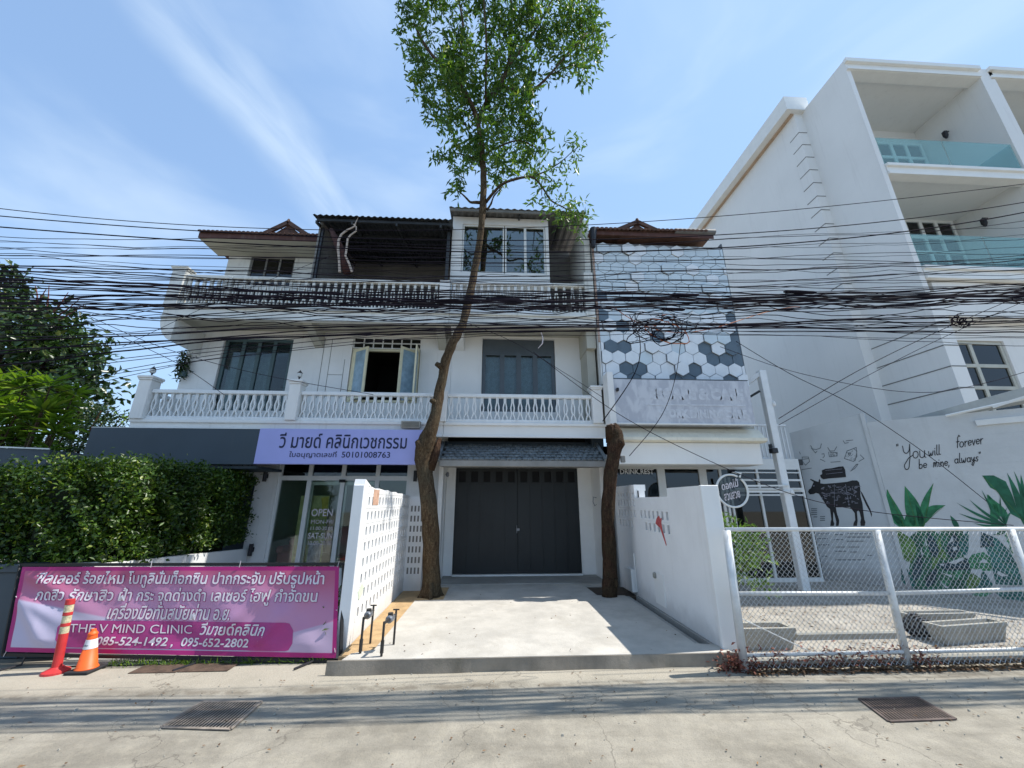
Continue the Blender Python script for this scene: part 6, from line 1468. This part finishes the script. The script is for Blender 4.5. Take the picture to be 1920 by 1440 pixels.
# drain grates in the road
def grate(c, label, nb, parity):
    a_, b_, c_, d_ = [Vector(p_) for p_ in c]  # far left, far right, near right, near left
    t_ = thing('drain_grate', label, 'drain grate', tuple((a_+b_+c_+d_)/4), 'iron drain grates in the road')
    bm2 = mat('worn_grate_bar', (.26, .22, .18) if parity == 0 else (.10, .075, .065), .8, .3, 9); z = Vector((0, 0, .012)); pit = MB(); pit.add([a_+z*.8, b_+z*.8, c_+z*.8, d_+z*.8], [(0, 3, 2, 1)]); pit.build('pit', 'pit', t_)
    for p_, q in ((a_, b_), (b_, c_), (c_, d_), (d_, a_)): MB().bar(p_+z*.95, q+z*.95, .028, .007).build('frame', bm2, t_)
    for i in range(1, nb):
        s2 = i/nb; p_, q = a_*(1-s2)+b_*s2, d_*(1-s2)+c_*s2; MB().bar(p_+z*1.05, q+z*1.05, .0125, .005).build('bar', bm2, t_)
    for s2 in (.33, .66): MB().bar((a_*(1-s2)+d_*s2)+z*.9, (b_*(1-s2)+c_*s2)+z*.9, .015, .003).build('cross_bar', 'rust', t_)
    return t_
grate([G(378, 1318), G(490, 1318), G(432, 1370), G(302, 1366)], 'rusty iron drain grate in the road in front of the banner', 20, 0)
grate([G(1612, 1313), G(1722, 1310), G(1792, 1350), G(1668, 1355)], 'dark iron drain grate in the road in front of the chain-link fence', 20, 1)

# ------------------------------------------------------------------ chain-link fence
FE = thing('chain_link_fence', 'white chain-link fence with pipe posts along the front of the yard', 'fence', (5, 5.15, 0))
fy = 5.13; ft_ = 1.56; fxs = [3.0, 5.03, 6.92, 8.9]
for i, x in enumerate(fxs): MB().tube([(x, fy, 0), (x+.04, fy, ft_-.01)], .042 if i else .048, 12).build('post', 'galv', FE, smooth=True)
MB().tube([(3.03, fy, ft_), (8.94, fy, ft_-.01)], .026, 10).build('rail', 'galv', FE, smooth=True)
MB().tube([(3.03, fy, .82), (5.05, fy, .80)], .024, 10).build('rail', 'galv', FE, smooth=True); MB().tube([(5.05, fy, .80), (8.9, fy, .86)], .024, 10).build('rail', 'galv', FE, smooth=True)
MB().tube([(3.03, fy, .165), (8.9, fy, .17)], .022, 8).build('rail', 'galv', FE, smooth=True); MB().tube([(3.03, fy, .05), (8.9, fy, .05)], .015, 6).build('rail', 'rust', FE, smooth=True)
MB().tube([(3.1, fy+.1, .85), (3.35, fy+.5, .42), (4.0, fy+.2, .12)], .008, 5).build('guy_wire', 'galv', FE)
b = MB(); dp = .066; zb0, zb1 = .04, 1.55; nseg = int((zb1-zb0)/(dp/2)); r_ = .0030
x = 3.06; kk = 0
while x < 8.9:
    pts = [(x+(dp/2 if (j+kk) % 2 else 0), fy-.03+(.004 if j % 2 else -.004), zb0+j*dp/2) for j in range(nseg+1)]; kk += 1
    b.tube(pts, r_, 3, False)
    x += dp/2*1.0
b.build('chain_link_mesh', 'chain', FE, kind='stuff')
# planters
def trough(label, P0, P1, wd, h, z0=.03, soil=True):
    P0, P1 = Vector(P0), Vector(P1); P0.z = P1.z = 0; U = (P1-P0).normalized(); L_ = (P1-P0).length; V = Vector((-U.y, U.x, 0))
    loc = tuple((P0+P1)/2+V*wd/2+Vector((0, 0, z0))); t_ = thing('planter', label, 'planter', loc, 'concrete trough planters'); b = MB(); tp2 = .05; w0 = .05
    def ring(inset, z, fl=0): return [P0+U*(inset)+V*(inset)+Vector((0, 0, z)), P0+U*(L_-inset)+V*inset+Vector((0, 0, z)), P0+U*(L_-inset)+V*(wd-inset)+Vector((0, 0, z)), P0+U*inset+V*(wd-inset)+Vector((0, 0, z))]
    rings = [ring(.05, z0), ring(.012, z0+h-.05), ring(0, z0+h-.045), ring(0, z0+h), ring(w0, z0+h), ring(w0+.01, z0+h-.05)]
    for rg in rings: b.v += [tuple(p_) for p_ in rg]
    for i in range(len(rings)-1):
        for j in range(4): a_ = i*4+j; c_ = i*4+(j+1) % 4; b.f.append((a_, c_, c_+4, a_+4))
    b.f.append((3, 2, 1, 0)); b.build('trough', 'plant_conc', t_); s2 = MB(); s2.add([tuple(p_) for p_ in ring(w0+.008, z0+h-.045)], [(0, 1, 2, 3)]); s2.build('soil', 'soil', t_)
trough('grey concrete trough planter at the left end of the fence beside the driveway wall', G(1392, 1222, .03), G(1500, 1220, .03), .30, .26)
trough('grey concrete trough planter behind the other on the right, standing back in the yard', G(1712, 1183, .03), G(1838, 1180, .03), .22, .22)
trough('long grey concrete trough planter nearest the right end of the fence', G(1778, 1213, .03), G(1900, 1203, .03), .24, .24)
TY_ = thing('old_tyre', 'dark weathered roll of netting lying at the left end of the nearest right planter', 'netting', tuple(G(1765, 1208, .03)))
q = G(1765, 1206, .03); 
for j in range(5): MB().tube([(q.x+.17*math.cos(a_)*(.6+.1*j), q.y+.1+.05*j, .17+.14*math.sin(a_)*(.6+.1*j)) for a_ in np.linspace(0, 2*math.pi, 18)], .022, 5).build('coil', 'rubber', TY_)

# leaf litter, stones and dry creeper
def litter(name, label_kind, pts, L, m, flat=.15):
    n = len(pts); P = np.array(pts); D = np.stack([rng.normal(size=n), rng.normal(size=n), rng.normal(size=n)*flat], 1); N_ = np.stack([rng.normal(size=n)*.3, rng.normal(size=n)*.3, np.ones(n)], 1)
    return leaf_obj(name, P, D, N_, rng.uniform(.6, 1.3, n)*L, rng.uniform(.3, .55, n)*L, m, None, kind='stuff')
pts = [(rng.uniform(3.0, 9), 5.0+abs(rng.normal(0, .07)), .014+rng.random()*.02) for _ in range(1500)]
pts += [(rng.uniform(3.0, 9), rng.uniform(5.0, 5.6), .05+rng.random()*.02) for _ in range(900)]+[(rng.uniform(3.05, 9), rng.uniform(5.45, 8), .038) for _ in range(500)]
litter('leaf_litter', '', pts, .055, 'dryleaf')
pts = [(rng.normal(2.95, .12), rng.normal(5.15, .06), abs(rng.normal(.06, .07))) for _ in range(420)]+[(rng.uniform(3.1, 5.4), 5.12+rng.normal(0, .05), abs(rng.normal(.13, .05))) for _ in range(420)]
litter('dry_creeper', '', pts, .06, mat('dry_red_brown_leaf', (.20, .07, .045), .9, .4, 12), .6)
pts = [(rng.uniform(-7, 8), rng.uniform(3.2, 5.2), .016) for _ in range(260)]+[(rng.uniform(-1.6, 2.6), rng.uniform(5.4, 8.8), DZ+.006) for _ in range(40)]+[(rng.uniform(2.7, 2.92), rng.uniform(5.6, 8.2), .065) for _ in range(130)]
litter('scattered_leaves', '', pts, .035, 'dryleaf', .08)
b = MB()
for _ in range(260):
    x, y = rng.uniform(-7, 8), rng.uniform(3.0, 5.2); s2 = rng.uniform(.003, .008)*(1.5 if rng.random() < .08 else 1)
    if rng.random() < .6: y = 4.6+rng.normal(0, .35)
    b.hexa([(x-s2, y-s2, .004), (x+s2*.8, y-s2*1.1, .004), (x+s2, y+s2, .004), (x-s2*.9, y+s2*.8, .004), (x-s2*.6, y-s2*.5, .008+s2), (x+s2*.5, y-s2*.6, .008+s2*.8), (x+s2*.6, y+s2*.5, .008+s2), (x-s2*.4, y+s2*.6, .008+s2*.7)])
b.build('gravel', 'plant_conc', kind='stuff')
n = 900; P = np.stack([rng.uniform(-4.6, -2.0, n), 5.66+np.abs(rng.normal(0, .08, n)), np.full(n, .01)], 1); leaf_obj('grass', P, rdir(n, 1.2), rdir(n), rng.uniform(.03, .09, n), rng.uniform(.005, .01, n), 'leaf_palm', None, kind='stuff')

# ------------------------------------------------------------------ overhead cables
CY = 4.85
def cable(ctrl, r_, m='cable', Y=CY, label=None, group=None, wob=.0, dy=.0):
    """ctrl: photo points along the cable on its own vertical plane; smooth curve through them"""
    xs_ = [c[0] for c in ctrl]; ys_ = [c[1] for c in ctrl]; n = 56
    P = [F(x, y, Y) for x, y in ctrl]; ux = [p_.x for p_ in P]; uz = [p_.z for p_ in P]
    X = np.linspace(ux[0], ux[-1], n)
    deg = min(len(ctrl)-1, 3); co = np.polyfit(ux, uz, deg); Zc = np.polyval(co, X)
    ph = random.uniform(0, 6); fq = random.uniform(1.2, 3.2)
    pts = [(x, Y+dy*math.sin(x*.9+ph), z+wob*math.sin(x*fq+ph)+wob*.5*math.sin(x*fq*2.3+ph*2)) for x, z in zip(X, Zc)]
    pts = [(x, y, z+wob*.35*math.sin(x*6.1+ph*3)*math.sin(x*.5+ph)) for x, y, z in pts]; mb = MB().tube(pts, r_, 4, False); o = mb.build('overhead_cable', m, None, label, 'cable', group, origin=pts[0]); return o
top = [([(-120, 376), (480, 424), (1000, 432), (1400, 398), (2040, 330)], .007, 'topmost thin cable crossing the sky above all the other cables'),
       ([(-120, 395), (300, 424), (700, 452), (1200, 445), (2040, 357)], .009, 'second cable from the top, just under the topmost thin one'),
       ([(-120, 418), (200, 436), (700, 470), (1150, 474), (1500, 452), (2040, 372)], .011, 'thicker cable under the left eave that climbs to the right over the white building')]
for c_, r_, lb in top: cable(c_, r_, Y=CY+.3, label=lb, group='black overhead cables across the street front')
GRP = 'black overhead cables across the street front'
ORD = ['topmost', 'second', 'third', 'fourth', 'fifth', 'sixth', 'seventh', 'eighth', 'ninth', 'tenth', 'eleventh', 'twelfth', 'thirteenth', 'fourteenth', 'fifteenth', 'lowest']
def many(n, yl, ym, yr, rr_, lb, wob=.02, ym2=None, m='cable', Yj=.3, xm=900, xm2=1300, same=False):
    YL = sorted(yl[0]+(yl[1]-yl[0])*min(1, max(0, (i+.5)/n+random.uniform(-.35, .35)/n)) for i in range(n))
    for i in range(n):
        q = (i+.5)/n; j = lambda a_: a_[0]+(a_[1]-a_[0])*min(1, max(0, q+random.uniform(-.12, .12)))+random.uniform(-3, 3)
        a_, b_, c_ = YL[i], j(ym), j(yr); pts = [(-120, a_), (320, a_*.42+b_*.58+4), (xm, b_)]
        if ym2: pts.append((xm2, j(ym2)))
        pts.append((2040, c_)); l_ = 'black overhead cable '+lb if same else ('%s cable of ' % ('lowest' if i == n-1 else ORD[i]))+lb+', counted at the left edge'
        cable(pts, random.uniform(*rr_), m if random.random() < .85 else 'cable_grey', CY+random.uniform(-Yj, Yj), l_, GRP, wob, .05)
many(9, (432, 486), (452, 500), (395, 505), (.003, .006), 'the loose upper fan', .012, (450, 512))
many(6, (490, 500), (515, 548), (480, 548), (.005, .009), 'in the upper of two tight bundles at the left edge', .014, (512, 552), same=True)
many(9, (514, 528), (548, 572), (530, 560), (.006, .011), 'in the lower of two tight bundles at the left edge', .016, (546, 586), same=True)
many(5, (470, 560), (500, 548), (470, 548), (.004, .006), 'the sagging loose group over the top balustrade', .03, (505, 556))
many(11, (545, 585), (554, 576), (536, 560), (.006, .012), 'in the core of the thick tangled bundle', .020, (552, 580), same=True)
many(9, (575, 640), (572, 600), (550, 605), (.004, .008), 'the frayed group just under the thick bundle', .04, (575, 612))
many(5, (625, 700), (603, 618), (575, 622), (.006, .011), 'the lower bundle crossing the first-floor windows', .012, (608, 620), xm=930)
many(6, (700, 800), (606, 624), (600, 650), (.003, .005), 'the thin group rising from the lower left', .008, (612, 632), xm=880)
# crossing service drops
drops = [([(1380, 640), (1480, 700), (1600, 760), (1735, 850), (1850, 940)], .006, 5.4, 'service wire dropping down to the right across the painted wall'),
         ([(1000, 660), (1150, 770), (1300, 850), (1480, 925), (1640, 960), (1900, 985)], .005, 5.4, 'thin wire sagging from the middle window across the wiped sign to the painted wall'),
         ([(1350, 650), (1500, 700), (1700, 735), (1840, 720), (2040, 660)], .0045, 5.2, 'thin sagging wire across the lower windows of the white building'),
         ([(1460, 785), (1600, 700), (1740, 630), (1900, 560)], .005, 5.2, 'upper of the two thin wires rising to the right from the pergola post'),
         ([(1460, 797), (1620, 708), (1770, 632), (1950, 552)], .004, 5.25, 'lower of the two thin wires rising to the right from the pergola post'),
         ([(180, 610), (330, 680), (420, 740)], .004, 5.2, 'thin wire slanting down behind the left ends of the lower cables'),
         ([(150, 585), (300, 650), (480, 700), (700, 740)], .004, 5.3, 'thin wire slanting down to the right over the left balcony'),
         ([(230, 650), (420, 560), (620, 480)], .004, 5.3, 'thin wire slanting up to the right over the left end of the top balustrade'),
         ([(860, 600), (960, 640), (1060, 700), (1130, 745)], .004, 5.3, 'thin wire slanting down in front of the grey window'),
         ([(1180, 590), (1200, 640), (1190, 700), (1130, 790)], .007, 5.3, 'looped wire hanging from the knot down to the cut-off trunk'),
         ([(1280, 600), (1268, 700), (1240, 780), (1180, 855)], .005, 5.3, 'thin wire hanging down across the wiped grey sign')]
for c_, r_, Y, lb in drops:
    P = [F(x, y, Y) for x, y in c_]; Pm, Rm = smooth(P, [r_]*len(P), 6); MB().tube(Pm, Rm, 4, False).build('overhead_cable', 'cable', None, lb, 'cable', GRP, origin=tuple(P[0]))
# splice closures, knot and coil
def tangle(name, label, cx, cy, rpx, nl, Y, r_=.007, oranges=0, sx=1.0):
    C = F(cx, cy, Y); rw = pxr(C, rpx); t_ = thing(name, label, 'cable tangle', tuple(C))
    for i in range(nl):
        a0 = random.uniform(0, 6.28); ex, ez = random.uniform(.3, 1)*rw*sx, random.uniform(.2, .8)*rw; ox, oz = random.uniform(-.4, .4)*rw*sx, random.uniform(-.3, .3)*rw; th_ = random.uniform(-.6, .6)
        pts = []
        for a_ in np.linspace(a0, a0+random.uniform(3, 6), 14):
            x, z = ex*math.cos(a_), ez*math.sin(a_)*.8; pts.append((C.x+ox+x*math.cos(th_)-z*math.sin(th_), Y+random.uniform(-.03, .03), C.z+oz+x*math.sin(th_)+z*math.cos(th_)))
        MB().tube(pts, r_*random.uniform(.6, 1.3), 4, False).build('loop', 'cable_or' if i < oranges else 'cable', t_)
tangle('cable_tangle', 'knot of looped black cables with a bit of orange in front of the hexagon tiles', 1232, 615, 46, 16, 4.95, .006, 2, 1.5)
tangle('cable_tangle', 'tight coil of spare cable hanging before the lower edge of the white building', 1800, 603, 22, 6, 4.9, .008)
def closure(x, y, L, lb):
    P = F(x, y, CY-.1); t_ = thing('splice_closure', lb, 'splice box', tuple(P)); MB().tube([P-Vector((L/2, 0, 0)), P-Vector((L*.4, 0, 0)), P+Vector((L*.4, 0, 0)), P+Vector((L/2, 0, 0))], [.010, .024, .024, .010], 8).build('body', 'cable', t_, smooth=True)
    MB().tube([P-Vector((L*.42, 0, 0)), P-Vector((L*.36, 0, 0))], .027, 8).build('clamp', 'cable_grey', t_)
closure(945, 562, .5, 'long black splice closure in the thick bundle beside the tree trunk'); closure(1285, 553, .4, 'black splice closure on the bundle in front of the hexagon tiles'); closure(1262, 580, .34, 'black splice closure just above the cable knot'); closure(1500, 548, .5, 'long black splice closure near the left edge of the white building wall')
cable([(1150, 575), (1300, 622), (1420, 590), (1500, 575)], .006, 'cable_or', 4.95, 'short orange-brown wire through the cable knot', None)
# light strip end hanging over the middle window
hk2 = thing('hanging_strap', 'short pale curved strap dangling from the cables above the grey window', 'strap', tuple(F(1010, 640, 5)))
MB().tube([F(1014, 622, 5), F(1018, 634, 5), F(1017, 644, 5), F(1009, 653, 5)], [.006, .009, .009, .004], 5).build('strap', 'print_white', hk2)
print('objects', len(bpy.data.objects))
